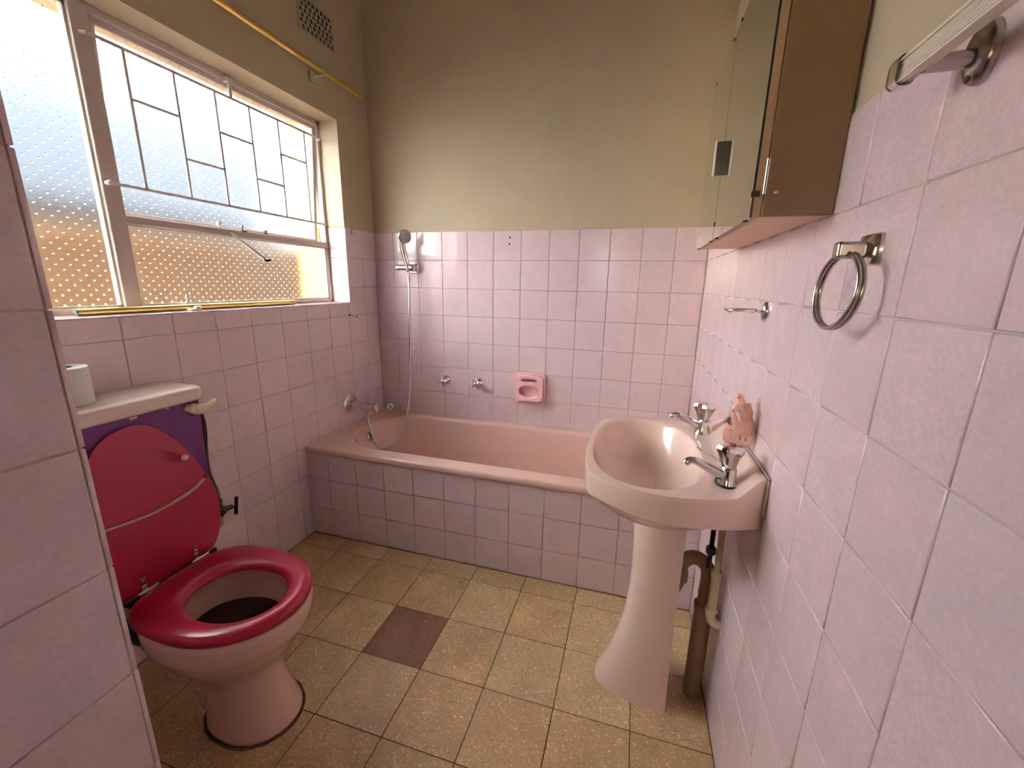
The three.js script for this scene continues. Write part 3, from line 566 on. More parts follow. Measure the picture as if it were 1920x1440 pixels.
  const lower = [], upper = [], side = (v) => new THREE.Vector2(hw(v), v);
  for (let v = 0; v <= 0.218; v += 0.0109) lower.push(side(v));
  for (const [z, v] of [...CR].reverse()) if (Math.abs(z) < hw(v) - 0.001) lower.push(new THREE.Vector2(z, v));
  for (let v = 0.236; v >= 0; v -= 0.0109) lower.push(new THREE.Vector2(-hw(v), v));
  for (const [z, v] of CR) if (Math.abs(z) < hw(v) - 0.001) upper.push(new THREE.Vector2(z, v));
  for (let v = 0.226; v <= 0.4535; v += 0.0095) upper.push(side(v));
  for (let v = 0.4535; v >= 0.242; v -= 0.0095) upper.push(new THREE.Vector2(-hw(v), v));
  const slabOf = (pts, d) => new THREE.ExtrudeGeometry(new THREE.Shape(pts), { depth: d, bevelThickness: 0.002, bevelSize: 0.0018, bevelSegments: 3, curveSegments: 8 }).rotateY(-Math.PI / 2);
  part('lower_piece', slabOf(lower, 0.011), seatRed, lid).position.x = 0.006;
  const up = part('upper_piece', slabOf(upper, 0.011), seatRed, lid); up.position.set(-0.005, 0.006, 0); up.rotation.z = 0.03; up.position.x += 0.006;
  // bare broken edge along the crack, and along the hinge side
  const edge = (pts, x0, x1, w) => join(pts.slice(0, -1).map((p, i) => { const a = p, b = pts[i + 1], L = Math.hypot(b[0] - a[0], b[1] - a[1]) + 0.002, g = new THREE.BoxGeometry(x1 - x0, w, L); g.rotateX(-Math.atan2(b[1] - a[1], b[0] - a[0])); return g.translate((x0 + x1) / 2, (a[1] + b[1]) / 2, (a[0] + b[0]) / 2); }));
  part('broken_edge', edge(CR.filter(([z, v]) => Math.abs(z) < hw(v) + 0.002), -0.006, 0.0078, 0.0070), bareWood, lid, 'pale broken edge');
  part('hinge_edge', edge([[-0.118, -0.004], [-0.06, -0.006], [0, -0.0075], [0.06, -0.006], [0.118, -0.004]], -0.004, 0.0078, 0.010), bareWood, lid, 'pale bare edge');
  part('buffer', turned([[0.0085, 0], [0.0085, 0.010], [0.006, 0.013], [0, 0.0135]], V(0.002, 0.324, -0.116), V(1, 0.05, 0), 16), cream, lid);
  // hinge bar with two chrome straps
  part('hinge_bar', join([rbox(0.246, 0.272, 0.399, 0.409, ZC - 0.125, ZC + 0.125, 0.002), rod(V(0.259, 0.412, ZC - 0.128), V(0.259, 0.412, ZC + 0.128), 0.0065)]), darkMetal, t);
  for (const z of [-0.077, 0.070]) part('hinge_strap', join([rbox(0.2445, 0.2475, 0.405, 0.452, ZC + z - 0.007, ZC + z + 0.007, 0.0012), rod(V(0.258, 0.4135, ZC + z - 0.026), V(0.258, 0.4135, ZC + z + 0.026), 0.0072), ball(V(0.2475, 0.440, ZC + z), 0.0038, 0.6, 1, 1, 10)]), chrome, t);
  // cistern
  const cis = [0.0, 1].map((k) => k);
  part('cistern', loft([rrect(0.004, 0.160, ZC - 0.195, ZC + 0.195, 0.03, 0.452), rrect(0.003, 0.168, ZC - 0.205, ZC + 0.205, 0.03, 0.47), rrect(0.003, 0.172, ZC - 0.212, ZC + 0.212, 0.018, 0.60), rrect(0.003, 0.174, ZC - 0.217, ZC + 0.217, 0.014, 0.89)], true, true, 0.9), cisternLid, t, 'off-white sides');
  part('front_paint', loft([rrect(0.150, 0.1692, ZC - 0.194, ZC + 0.194, 0.006, 0.468), rrect(0.150, 0.1735, ZC - 0.209, ZC + 0.209, 0.006, 0.60), rrect(0.150, 0.1758, ZC - 0.2145, ZC + 0.2145, 0.006, 0.889)], true, true, 0.9), purple, t, 'purple painted front');
  part('paint_chip', rbox(0.1735, 0.1765, 0.876, 0.8825, ZC - 0.036, ZC - 0.016, 0.001), bareWood, t);
  part('paint_chip', rbox(0.1735, 0.1765, 0.879, 0.8835, ZC - 0.122, ZC - 0.110, 0.001), bareWood, t);
  part('cistern_lid', loft([rrect(0.003, 0.176, ZC - 0.222, ZC + 0.222, 0.02, 0.886), rrect(0.002, 0.187, ZC - 0.231, ZC + 0.231, 0.028, 0.888), rrect(0.002, 0.190, ZC - 0.234, ZC + 0.234, 0.030, 0.896), rrect(0.002, 0.190, ZC - 0.234, ZC + 0.234, 0.030, 0.914), rrect(0.002, 0.186, ZC - 0.231, ZC + 0.231, 0.03, 0.924), rrect(0.003, 0.176, ZC - 0.224, ZC + 0.224, 0.03, 0.9295), rrect(0.006, 0.158, ZC - 0.205, ZC + 0.205, 0.03, 0.9315)], true, true), cisternLid, t, 'off-white cistern lid');
  // flush lever
  const lv = new THREE.CatmullRomCurve3([V(0.196, 0.863, ZC - 0.178), V(0.203, 0.860, ZC - 0.196), V(0.206, 0.862, ZC - 0.216), V(0.206, 0.872, ZC - 0.236), V(0.207, 0.878, ZC - 0.246)]), lr = [];
  for (let i = 0; i <= 18; i++) { const u = i / 18, p = lv.getPoint(u), r = 0.0135 * (1 - u) ** 0.7 + 0.0055 * (u > 0.96 ? 0.5 : 1); const o = []; for (let k = 0; k < 16; k++) { const a = k / 16 * 6.2832; o.push(V(p.x + r * 0.8 * Math.cos(a), p.y + r * Math.sin(a), p.z)); } lr.push(o); }
  part('flush_lever', join([strip(loft(lr, true, true)), turned([[0.013, 0], [0.014, 0.006], [0.012, 0.018], [0.006, 0.026], [0, 0.027]], V(0.174, 0.863, ZC - 0.178), V(1, 0, 0), 20), ball(V(0.194, 0.862, ZC - 0.180), 0.0145, 1, 1, 1.1)]), cream, t, 'cream flush lever');
}
// water supply of the cistern
{
  const t = thing('stop_valve', 'rusty brown stop valve with hose beside the cistern', 'valve');
  part('hose', tube([V(0.09, 0.845, 1.262), V(0.085, 0.843, 1.232), V(0.075, 0.815, 1.212), V(0.066, 0.75, 1.199), V(0.060, 0.652, 1.204), V(0.058, 0.575, 1.203), V(0.056, 0.50, 1.186)], 0.0085, 60, 12), rubberHose, t);
  const c = V(0.055, 0.41, 1.186);
  part('coupling', join([turned([[0.013, 0], [0.013, 0.026], [0.010, 0.030], [0.010, 0.045]], V(0.056, 0.462, 1.186), UPY, 6), turned([[0.012, 0], [0.016, 0.002], [0.016, 0.014], [0.012, 0.016]], V(0.056, 0.443, 1.186), UPY, 18)]), std({ color: rgb(120, 100, 82), roughness: 0.6, metalness: 0.4 }), t);
  part('body', join([ball(c, 0.022, 1, 1.2, 1), turned([[0.013, 0], [0.013, 0.045]], V(0.055, 0.40, 1.186), UPY, 16), turned([[0.016, 0], [0.016, 0.012], [0.010, 0.018], [0.009, 0.040]], V(0.055, 0.408, 1.178), V(0.12, -0.1, -1), 16)]), darkMetal, t);
  part('handle', join([rod(V(0.060, 0.404, 1.142), V(0.064, 0.401, 1.124), 0.0055, 0.0055, 10), rod(V(0.064, 0.373, 1.128), V(0.062, 0.429, 1.116), 0.0062, 0.0062, 10), ball(V(0.064, 0.373, 1.128), 0.0075, 1, 1, 1, 10), ball(V(0.062, 0.429, 1.116), 0.0075, 1, 1, 1, 10)]), darkMetal, t);
  part('wall_elbow', tube([V(0.055, 0.395, 1.188), V(0.052, 0.365, 1.190), V(0.036, 0.348, 1.192), V(0.0, 0.345, 1.193)], 0.0155, 20, 14), std({ color: rgb(176, 150, 122), roughness: 0.7 }), t);
}
// toilet roll on the cistern lid
{
  const t = thing('toilet_roll', 'white toilet roll standing on the cistern lid', 'toilet roll');
  part('paper', new THREE.LatheGeometry([[0.020, 0.0], [0.0475, 0.0], [0.0485, 0.002], [0.0485, 0.098], [0.0475, 0.100], [0.020, 0.100], [0.020, 0.0]].map(([r, y]) => new THREE.Vector2(r, y)), 40), paper, t);
  part('core', new THREE.LatheGeometry([[0.0195, 0.0], [0.0195, 0.100], [0.0185, 0.100], [0.0185, 0.0]].map(([r, y]) => new THREE.Vector2(r, y)), 32), std({ color: rgb(168, 140, 108), roughness: 0.9 }), t);
  t.position.set(0.082, 0.9318, 1.546);
}

// ---------------------------------------------------------------- basin
const BC = V(1.565, 0, 1.068), BZ = 1.068;
{
  const t = thing('washbasin', 'peach pedestal washbasin on the right wall', 'washbasin');
  const half = [[1.400, 0], [1.4005, 0.035], [1.402, 0.08], [1.405, 0.12], [1.410, 0.16], [1.417, 0.195], [1.423, 0.212], [1.432, 0.223], [1.452, 0.236], [1.484, 0.255], [1.515, 0.271], [1.545, 0.281], [1.575, 0.286], [1.605, 0.287], [1.64, 0.284], [1.68, 0.275], [1.715, 0.264], [1.748, 0.252], [1.775, 0.240], [1.795, 0.230], [1.8065, 0.224]];
  const back = []; for (let i = 1; i < 16; i++) back.push([1.8065, 0.224 - 0.448 * i / 16]);
  const outline = [...half.map(([x, z]) => [x, z]), ...back, ...half.slice(1).reverse().map(([x, z]) => [x, -z])].map(([x, z]) => V(x, 0, BZ + z));
  const OC = V(1.60, 0, BZ);
  // bowl edge met by the ray from the bowl centre to an outline point
  const bowlAt = (o) => { const dx = o.x - BC.x, dz = o.z - BC.z, p = 2.35, ax = dx < 0 ? 0.146 : 0.138, q = Math.pow(Math.pow(Math.abs(dx) / ax, p) + Math.pow(Math.abs(dz) / 0.25, p), -1 / p); return V(BC.x + dx * q, 0, BC.z + dz * q); };
  const sm = (a, b, x) => { const k = clamp((x - a) / (b - a)); return k * k * (3 - 2 * k); };
  const deck = (x, z) => 0.820 + 0.042 * sm(1.742, 1.800, x) - 0.004 * sm(0.6, 1, 1 - Math.abs(x - 1.725) / 0.03) * (Math.abs(z - BZ) < 0.22 ? 1 : 0);
  const low = (x) => 0.762 - 0.020 * clamp((x - 1.42) / 0.38);
  const lerp = (a, b, k) => V(a.x + (b.x - a.x) * k, 0, a.z + (b.z - a.z) * k);
  const rings = [];
  for (const [k, y] of [[0.10, 0.676], [0.3, 0.680], [0.5, 0.692], [0.68, 0.712], [0.82, 0.740], [0.91, 0.770], [0.965, 0.796], [0.99, 0.809], [1.005, 0.8155], [1.025, 0.8185]]) rings.push(outline.map((o) => { const b = bowlAt(o); return V(BC.x + (b.x - BC.x) * k, y, BC.z + (b.z - BC.z) * k); }));
  for (const k of [0.12, 0.28, 0.45, 0.6, 0.72, 0.82, 0.9, 0.955]) rings.push(outline.map((o) => { const b = bowlAt(o), e = lerp(V(BC.x + (b.x - BC.x) * 1.025, 0, BC.z + (b.z - BC.z) * 1.025), o, k); e.y = deck(e.x, e.z); return e; }));
  for (const [k, f] of [[0.99, (o) => deck(o.x, o.z) - 0.0012], [0.999, (o) => deck(o.x, o.z) - 0.006], [1, (o) => deck(o.x, o.z) - 0.012], [1, (o) => low(o.x) + 0.006], [0.994, (o) => low(o.x)], [0.97, (o) => low(o.x) - 0.004], [0.90, (o) => low(o.x) - 0.012], [0.8, (o) => 0.716], [0.6, () => 0.672], [0.4, () => 0.648], [0.2, () => 0.640]]) rings.push(outline.map((o) => { const onWall = o.x > 1.8; const e = lerp(onWall && k < 1 && k > 0.8 ? V(OC.x, 0, o.z * 0.5 + OC.z * 0.5) : OC, o, k); e.y = f(o); return e; }));
  part('bowl', loft(rings, true, true), porcelain, t, 'peach porcelain bowl');
  part('waste', turned([[0.021, 0.004], [0.019, 0.006], [0.014, 0.004], [0, 0.001]], V(BC.x, 0.676, BC.z), UPY, 24), chrome, t);
  part('silicone', tube([V(1.8035, 0.78, BZ + 0.231), V(1.8045, 0.855, BZ + 0.229), V(1.8045, 0.866, BZ + 0.215), V(1.8045, 0.866, BZ), V(1.8045, 0.866, BZ - 0.215)], 0.0028, 60, 6), mortar, t);
  // pedestal, open at the back
  const ZP = 1.05, prof = [[0, 1.466, 0.092], [0.02, 1.474, 0.090], [0.05, 1.488, 0.087], [0.10, 1.507, 0.083], [0.19, 1.531, 0.079], [0.27, 1.546, 0.076], [0.355, 1.553, 0.0745], [0.44, 1.554, 0.0745], [0.525, 1.551, 0.076], [0.60, 1.544, 0.079], [0.652, 1.537, 0.082]];
  const pr = prof.map(([y, f, h]) => { const o = []; const bx = 1.685; for (let i = 0; i <= 36; i++) { const a = Math.PI * i / 36; const s = Math.sin(a), c = Math.cos(a), q = Math.pow(Math.abs(s) ** 2.4 + Math.abs(c) ** 2.4, -1 / 2.4); o.push(V(bx - 0.03 - (bx - 0.03 - f) * s * q, y, ZP + h * c * q)); } o.unshift(V(bx, y, ZP + h)); o.push(V(bx, y, ZP - h)); o.push(V(bx, y, ZP - h + 0.012), V(bx - 0.03, y, ZP - h * 0.8), V(f + 0.03, y, ZP - h * 0.5), V(f + 0.022, y, ZP), V(f + 0.03, y, ZP + h * 0.5), V(bx - 0.03, y, ZP + h * 0.8), V(bx, y, ZP + h - 0.012)); return o; });
  part('pedestal', loft(pr, false, false, 0.9), porcelain, t, 'flared peach porcelain pedestal');
}
function basinTap(x, z, label, turn, ring) {
  const t = thing('basin_tap', label, 'tap', 'basin taps');
  t.position.set(x, 0.8185, z); t.rotation.y = turn;
  part('body', turned([[0.024, 0], [0.024, 0.004], [0.021, 0.008], [0.0185, 0.022], [0.0170, 0.030], [0.0178, 0.038], [0.016, 0.042], [0, 0.043]], V(0, 0, 0), UPY, 28), chrome, t);
  const c = new THREE.CatmullRomCurve3([V(-0.006, 0.020, 0), V(-0.028, 0.030, 0), V(-0.055, 0.043, 0), V(-0.072, 0.050, 0), V(-0.086, 0.050, 0), V(-0.094, 0.042, 0)]), rg = [];
  for (let i = 0; i <= 26; i++) { const u = i / 26, p = c.getPoint(u), tg = c.getTangent(u), nrm = V(-tg.y, tg.x, 0), r = 0.0135 - 0.005 * Math.min(1, u * 1.4); const o = []; for (let k = 0; k < 18; k++) { const a = k / 18 * 6.2832; o.push(V(p.x + nrm.x * r * Math.cos(a), p.y + nrm.y * r * Math.cos(a), r * 1.05 * Math.sin(a))); } rg.push(o); }
  part('spout', loft(rg, true, true), chrome, t);
  const star = (r0, r1, y, tw = 0) => { const o = []; for (let k = 0; k < 16; k++) { const a = -k / 16 * 6.2832 + tw, m = k % 4; const r = m === 0 ? r1 : m === 2 ? r0 : (r0 + r1) / 2; o.push(V(r * Math.cos(a), y, r * Math.sin(a))); } return o; };
  part('handle', loft([star(0.0125, 0.0135, 0.041), star(0.0135, 0.0160, 0.048), star(0.0160, 0.0245, 0.068), star(0.0180, 0.0325, 0.087), star(0.0165, 0.0285, 0.095), star(0.0125, 0.0150, 0.097)], true, true, 0.35), chrome, t, 'flared four-lobed faceted handle');
  part('indice', turned([[0.0085, 0], [0.0085, 0.003], [0.006, 0.0045], [0, 0.005]], V(0, 0.096, 0), UPY, 20), std({ color: ring ? rgb(150, 60, 64) : rgb(196, 190, 186), roughness: 0.35 }), t);
  if (ring) part('gasket', new THREE.TorusGeometry(0.0255, 0.0028, 10, 36).rotateX(Math.PI / 2 + 0.06).translate(0.002, 0.004, 0), std({ color: rgb(16, 16, 34), roughness: 0.5 }), t, 'loose black rubber washer');
}
basinTap(1.736, 1.246, 'near chrome basin tap with black rubber washer at its foot', 0.06, true);
basinTap(1.730, 0.888, 'far chrome basin tap without washer, towards the bath', -0.05, false);
{
  const t = thing('plug_chain', 'short dull ball chain lying on the basin ledge between taps', 'chain');
  const pts = []; for (let i = 0; i <= 22; i++) { const u = i / 22; pts.push(V(1.700 + 0.055 * u, 0.8215 + 0.004 * Math.sin(u * 9) ** 2 * 0.2, 1.03 + 0.11 * u + 0.006 * Math.sin(u * 7))); }
  part('beads', join(pts.map((p) => ball(p, 0.0021, 1, 1, 1, 8))), wornChrome, t).userData.kind = 'stuff';
  part('wire', tube(pts, 0.0008, 40, 5), wornChrome, t);
}
// waste and water pipes behind the pedestal
{
  const t = thing('waste_pipe', 'brown painted waste pipe with trap bend behind the pedestal', 'pipe');
  const X = 1.771, Z = 1.045;
  part('lower_pipe', turned([[0.0255, 0], [0.0255, 0.315], [0.028, 0.318], [0.028, 0.335], [0.022, 0.337]], V(X, -0.001, Z), UPY, 24), pipePaint, t);
  part('upper_pipe', tube([V(X, 0.30, Z), V(X, 0.36, Z), V(X, 0.425, Z), V(X - 0.006, 0.458, Z), V(X - 0.026, 0.480, Z), V(X - 0.05, 0.482, Z), V(X - 0.072, 0.463, Z), V(X - 0.080, 0.43, Z)], 0.0205, 60, 20), pipePaint, t);
  part('trap', join([turned([[0.026, 0], [0.026, 0.03], [0.022, 0.034]], V(X - 0.080, 0.402, Z), UPY, 24), tube([V(X - 0.080, 0.41, Z), V(X - 0.088, 0.375, Z), V(X - 0.112, 0.362, Z), V(X - 0.136, 0.38, Z), V(X - 0.142, 0.44, Z), V(X - 0.148, 0.56, Z), V(X - 0.155, 0.66, Z)], 0.021, 60, 18)]), pipePaint, t);
}
{
  const t = thing('supply_pipe', 'cream water pipe with hexagon nut and wall elbow under the basin', 'pipe');
  const X = 1.781, Z = 1.094;
  part('riser', tube([V(X, 0.46, Z), V(X, 0.53, Z), V(X - 0.001, 0.60, Z - 0.002), V(X - 0.012, 0.68, Z + 0.03), V(X - 0.03, 0.755, Z + 0.09)], 0.0085, 40, 14), pipeBeige, t);
  part('nut', join([turned([[0.014, 0], [0.0155, 0.002], [0.0155, 0.024], [0.013, 0.026]], V(X, 0.460, Z), UPY, 6)]), pipeBeige, t);
  part('union', join([turned([[0.0125, 0], [0.0125, 0.115]], V(X, 0.352, Z), UPY, 20), turned([[0.0165, 0], [0.017, 0.002], [0.017, 0.011], [0.015, 0.013]], V(X, 0.352, Z), UPY, 20)]), pipeBeige, t);
  part('elbow', tube([V(X, 0.362, Z), V(X, 0.338, Z + 0.001), V(X + 0.006, 0.322, Z + 0.004), V(X + 0.02, 0.317, Z + 0.007), V(W + 0.001, 0.316, Z + 0.008)], 0.0135, 24, 16), pipeBeige, t);
}
{
  const t = thing('tap_connector', 'thin dark pipe with nut under the basin beside the cream pipe', 'pipe');
  part('pipe', rod(V(1.756, 0.50, 1.104), V(1.752, 0.70, 1.117), 0.0065, 0.0065, 12), darkMetal, t);
  part('nut', turned([[0.011, 0], [0.0135, 0.003], [0.0135, 0.018], [0.011, 0.021]], V(1.7552, 0.545, 1.107), V(-0.02, 1, 0.06), 12), darkMetal, t);
  part('back_nut', turned([[0.018, 0], [0.022, 0.006], [0.022, 0.02]], V(1.7525, 0.67, 1.116), UPY, 16), pipeBeige, t);
}

// ---------------------------------------------------------------- mirror cabinet on the right wall
{
  const t = thing('mirror_cabinet', 'tan wooden wall cabinet with two mirrored doors', 'cabinet');
  const y0 = 1.385, y1 = 1.856, z0 = 0.660, z1 = 1.371, xb = 1.8062, xf = 1.6985, zs = 0.986;
  part('side', rbox(xf, xb, y0, y1, z1 - 0.016, z1, 0.0012), cabinetShadeBrown, t, 'near side panel, shade put into its brown');
  part('side', rbox(xf, xb, y0, y1, z0, z0 + 0.016, 0.0012), cabinetPaint, t);
  part('bottom', rbox(xf, xb, y0, y0 + 0.016, z0 + 0.016, z1 - 0.016, 0.0012), cabinetPaint, t);
  part('top', rbox(xf, xb, y1 - 0.016, y1, z0 + 0.016, z1 - 0.016, 0.0012), cabinetPaint, t);
  part('back', box(xb - 0.004, xb, y0 + 0.016, y1 - 0.016, z0 + 0.016, z1 - 0.016), cabinetInside, t);
  for (const [a, b] of [[zs + 0.0015, z1 - 0.0015], [z0, zs - 0.0015]]) {
    const d = new THREE.Group(); d.name = 'door'; t.add(d);
    part('door_panel', rbox(1.6840, 1.6972, 1.3835, 1.8545, a, b, 0.001), doorWood, d);
    part('mirror', box(1.6800, 1.6806, 1.3830, 1.8525, a + 0.0005, b - 0.0005), mirrorMat, d, 'mirror glass');
    part('glass_edge', box(1.6806, 1.6838, 1.3830, 1.8525, a + 0.0003, b - 0.0003), glassEdge, d);
    for (const z of [a + 0.04, b - 0.04]) for (const y of [1.3822, 1.8528]) part('clip', rbox(1.6782, 1.686, y - 0.0012, y + 0.0012 + 0.006 * (y < 1.5 ? 1 : -1) * 0, z - 0.006, z + 0.006, 0.0008), darkMetal, d);
    part('clip', rbox(1.6782, 1.692, 1.4165, 1.4265, b - 0.0005, b + 0.0012, 0.0004), darkMetal, d);
  }
  // pull plate on the meeting edge
  const hp = new THREE.Group(); hp.name = 'pull'; t.add(hp);
  part('pull_plate', rbox(1.6632, 1.6800, 1.538, 1.616, 0.9835, 0.9890, 0.001), std({ color: rgb(70, 66, 60), roughness: 0.35, metalness: 0.5 }), hp);  // dark colour stands in for shade on the face turned from the window
  part('pull_lip', rbox(1.6600, 1.6632, 1.5365, 1.6175, 0.9800, 0.9925, 0.001), std({ color: rgb(232, 230, 220), roughness: 0.3, metalness: 0.2 }), hp);
  for (const y of [1.448, 1.79]) part('hinge', join([rod(V(1.6975, y - 0.028, z1 + 0.0015), V(1.6975, y + 0.028, z1 + 0.0015), 0.003, 0.003, 10), ...[-0.018, -0.005, 0.008, 0.021].map((k) => rod(V(1.6975, y + k, z1 + 0.0015), V(1.6975, y + k + 0.0008, z1 + 0.0015), 0.0035, 0.0035, 10))]), chrome, t);
  part('screw', turned([[0.004, 0], [0.003, 0.0012], [0, 0.0014]], V(1.716, 1.423, z1), V(0, 0, 1), 12), wornChrome, t);
}

// ---------------------------------------------------------------- fittings on the right wall
{
  const t = thing('towel_ring', 'dark chrome towel ring hanging from square wall plate', 'towel ring');
  const cy = 1.316, cz = 1.528;
  const pl = []; for (const [k, dx] of [[1.0, 0], [1.0, 0.004], [0.9, 0.010], [0.55, 0.014]]) { const o = rrect(-0.0225 * k, 0.0225 * k, -0.0215 * k, 0.0215 * k, 0.005, 0, 8).map((p) => V(W - dx, cy + p.z, cz + p.x)); pl.push(o); }
  part('plate', loft(pl, false, true, 0.6), chrome, t);
  part('arm', join([rbox(W - 0.046, W - 0.010, cy - 0.012, cy + 0.011, cz - 0.010, cz + 0.010, 0.005, 3)]), wornChrome, t);
  const r = 0.052, ringG = [];
  for (const dz of [-0.0028, 0.0028]) ringG.push(new THREE.TorusGeometry(r, 0.0033, 12, 72).rotateY(Math.PI / 2).translate(dz, 0, 0));
  const g = part('ring', join(ringG), wornChrome, t); g.position.set(W - 0.033, cy - 0.056, cz - 0.003); g.rotation.y = 0.10; g.rotation.z = -0.06;
}
{
  const t = thing('tumbler_ring', 'small chrome tumbler holder ring projecting from right wall tiles', 'holder');
  const y = 1.206, z = 1.077;
  part('plate', turned([[0.024, 0], [0.024, 0.003], [0.020, 0.008], [0.008, 0.011], [0, 0.011]], V(0, 0, 0), V(-1, 0, 0), 32).scale(1, 1, 0.55).translate(W, y, z), chrome, t);
  part('arm', rod(V(W - 0.008, y, z), V(W - 0.024, y + 0.002, z), 0.003, 0.003, 12), chrome, t);
  part('ring', join([new THREE.TorusGeometry(0.033, 0.0032, 12, 56).rotateX(Math.PI / 2).translate(W - 0.058, y + 0.003, z), ball(V(W - 0.025, y + 0.003, z), 0.0055, 1, 1, 1, 12), ...[0.8, 2.4, 4.0, 5.6].map((a) => ball(V(W - 0.058 + 0.033 * Math.cos(a), y - 0.0005, z + 0.033 * Math.sin(a)), 0.0035, 1, 0.9, 1, 10))]), chrome, t);
}
{
  const t = thing('towel_rail', 'flat ribbed cream towel rail with dark chrome bracket and end cap', 'towel rail');
  const cy = 1.4885, X = 1.754, Z0 = 1.630, Z1 = 2.25, s = new THREE.Shape();
  // profile in (x, y): ribbed front towards the room, lips above and below
  const pr = [[0.005, -0.0125], [0.005, 0.0125], [-0.002, 0.0125], [-0.006, 0.0115], [-0.006, 0.0085], [-0.003, 0.0080]];
  for (let k = 0; k < 6; k++) { const y = 0.0072 - k * 0.0026; pr.push([-0.0050, y], [-0.0050, y - 0.0013], [-0.0040, y - 0.0018], [-0.0040, y - 0.0023]); }
  pr.push([-0.0034, -0.0090], [-0.0062, -0.0096], [-0.0062, -0.0118], [-0.002, -0.0125]);
  pr.forEach(([x, y], i) => (i ? s.lineTo(x, y) : s.moveTo(x, y)));
  part('rail', new THREE.ExtrudeGeometry(s, { depth: Z1 - Z0, bevelEnabled: false }).translate(X, cy, Z0), railPlastic, t);
  for (const [z, d] of [[Z0, -1], [Z1, 1]]) { const rg = []; for (const [k, dz] of [[1.08, -0.012], [1.1, 0], [1.05, 0.006], [0.85, 0.012], [0.45, 0.0155]]) { rg.push(rrect(-0.0085 * k, 0.0075 * k, -0.0140 * k, 0.0140 * k, 0.007, 0, 8).map((p) => V(X + p.x, cy + p.z, z + d * dz))); } part('end_cap', loft(rg, false, true), chrome, t); }
  for (const z of [1.672, 2.20]) {
    const pl = []; for (const [k, dx] of [[1.0, 0], [1.0, 0.005], [0.9, 0.010], [0.62, 0.013], [0.5, 0.0135]]) { const o = []; for (let i = 0; i < 40; i++) { const a = i / 40 * 6.2832; o.push(V(W - dx, 1.4875 + 0.028 * k * Math.sin(a), z - 0.008 + 0.0185 * k * Math.cos(a))); } pl.push(o); }
    part('bracket', join([strip(loft(pl, false, true)), rod(V(W - 0.010, 1.4835, z - 0.008), V(X + 0.004, 1.4815, z - 0.006), 0.0085, 0.0075, 20)]), wornChrome, t);
    for (const dy of [0.020, -0.022]) part('bracket_screw', ball(V(W - 0.011, cy + dy, z - 0.008), 0.0038, 0.6, 1, 1, 10), darkMetal, t);
  }
}

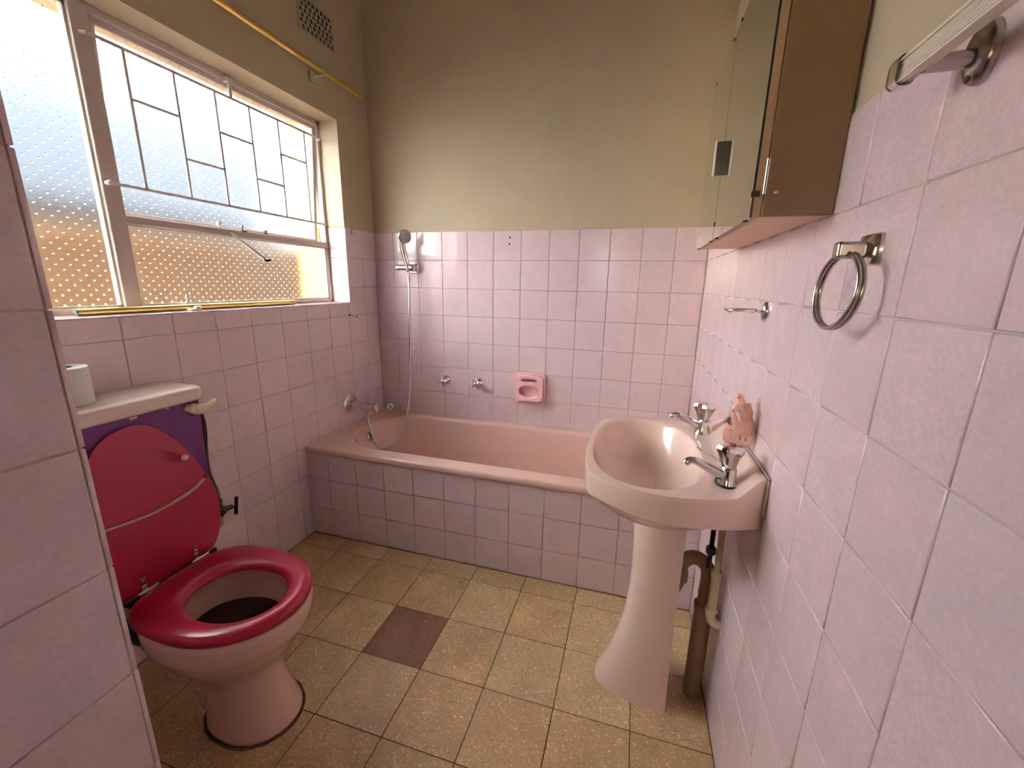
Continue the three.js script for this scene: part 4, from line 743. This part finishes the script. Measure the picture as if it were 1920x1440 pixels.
// ---------------------------------------------------------------- ceramic hand with a slotted soap tray
{
  const t = thing('soap_holder', 'peach ceramic hand ornament with slotted soap tray against right wall', 'ornament');
  const Z = 1.14, q = 0.94, m = (x, y, dz = 0) => V(1.502 + (x - 1.502) * q, 1.2634 + (y - 1.2634) * q, Z + dz);
  // bones: [from, to, radius, radius]; fingers rise from the palm, the forefinger meets the thumb
  const bones = [
    [m(1.8045, 0.876, -0.004), m(1.8025, 0.905, 0), 0.017, 0.019], [m(1.7975, 0.905, 0.002), m(1.8115, 0.912, -0.004), 0.0165, 0.0135], [m(1.793, 0.915, 0.002), m(1.806, 0.926, -0.004), 0.012, 0.010],
    [m(1.7955, 0.925, 0.002), m(1.787, 0.957, 0.004), 0.0078, 0.0070], [m(1.787, 0.957, 0.004), m(1.777, 0.990, -0.002), 0.0070, 0.0056],
    [m(1.801, 0.925, -0.006), m(1.796, 0.960, -0.012), 0.0074, 0.0066], [m(1.796, 0.960, -0.012), m(1.789, 0.984, -0.020), 0.0066, 0.0054],
    [m(1.8095, 0.920, -0.006), m(1.8085, 0.945, -0.004), 0.0072, 0.0064], [m(1.8085, 0.945, -0.004), m(1.8045, 0.965, -0.006), 0.0064, 0.0050],
    [m(1.790, 0.928, 0.008), m(1.783, 0.957, 0.016), 0.0074, 0.0068], [m(1.783, 0.957, 0.016), m(1.770, 0.968, 0.020), 0.0068, 0.0062], [m(1.770, 0.968, 0.020), m(1.7635, 0.956, 0.022), 0.0062, 0.0054],
    [m(1.792, 0.897, 0.008), m(1.778, 0.908, 0.018), 0.0110, 0.0082], [m(1.778, 0.908, 0.018), m(1.7705, 0.928, 0.024), 0.0080, 0.0068], [m(1.7705, 0.928, 0.024), m(1.765, 0.946, 0.024), 0.0068, 0.0054],
  ];
  const N = 72, lo = V(1.722, 0.878, Z - 0.05), size = 0.15, mc = new MarchingCubes(N, new THREE.MeshBasicMaterial(), false, false, 400000);
  mc.isolation = 0;
  const p = V(), ab = V(), ap = V();
  for (let k = 0; k < N; k++) for (let j = 0; j < N; j++) for (let i = 0; i < N; i++) {
    p.set(lo.x + size * i / (N - 1), lo.y + size * j / (N - 1), lo.z + size * k / (N - 1));
    let d = 1, acc = 0;
    for (let b = 0; b < bones.length; b++) {
      const [a, e, ra, rb] = bones[b]; ab.subVectors(e, a); ap.subVectors(p, a);
      const h = clamp(ap.dot(ab) / ab.lengthSq()), dist = ap.addScaledVector(ab, -h).length() - (ra + (rb - ra) * h);
      acc += Math.exp(-dist / 0.0018);
    }
    d = -0.0018 * Math.log(Math.max(acc, 1e-30));
    mc.field[i + j * N + k * N * N] = -d;
  }
  mc.update();
  const cnt = mc.count, pos = new Float32Array(mc.positionArray.slice(0, cnt * 3));
  let g = new THREE.BufferGeometry(); g.setAttribute('position', new THREE.BufferAttribute(pos, 3));
  for (let i = 0; i < cnt; i++) { const P = g.attributes.position; P.setXYZ(i, lo.x + (P.getX(i) + 1) / 2 * size * N / (N - 1), lo.y + (P.getY(i) + 1) / 2 * size * N / (N - 1), lo.z + (P.getZ(i) + 1) / 2 * size * N / (N - 1)); }
  g = mergeVertices(g, 1e-5); g.computeVertexNormals();
  part('hand', g, handCeramic, t, 'hand with thumb and forefinger joined');
  const nail = (c, d, r) => turned([[r, 0], [r * 0.95, 0.0008], [0, 0.0014]], c, d, 14).scale(1, 1, 1);
  part('nail', nail(m(1.7608, 0.9585, 0.0265), V(-0.5, 0.15, 0.8), 0.0038), std({ color: rgb(196, 140, 124), roughness: 0.25 }), t);
  part('nail', nail(m(1.775, 0.987, 0.0035), V(-0.2, 0.2, 0.95), 0.0036), std({ color: rgb(196, 140, 124), roughness: 0.25 }), t);
  // tray with drain slots
  const tr = new THREE.Shape([[0.0, 0.0], [0.052, 0.0], [0.058, 0.010], [0.058, 0.036], [0.050, 0.046], [0.004, 0.046], [-0.006, 0.034], [-0.006, 0.010]].map(([a, b]) => new THREE.Vector2(a, b)));
  for (let k = 0; k < 4; k++) { const h = new THREE.Path([[0.006 + k * 0.0115, 0.010], [0.0115 + k * 0.0115, 0.010], [0.0115 + k * 0.0115, 0.036], [0.006 + k * 0.0115, 0.036]].map(([a, b]) => new THREE.Vector2(a, b))); tr.holes.push(h); }
  const tg = part('tray', new THREE.ExtrudeGeometry(tr, { depth: 0.006, bevelThickness: 0.0015, bevelSize: 0.0015, bevelSegments: 2 }), handCeramic, t);
  tg.rotation.set(-0.78, 0, -0.10); tg.position.set(1.739, 0.8905, Z + 0.022);
}

renderer.render(scene, camera);
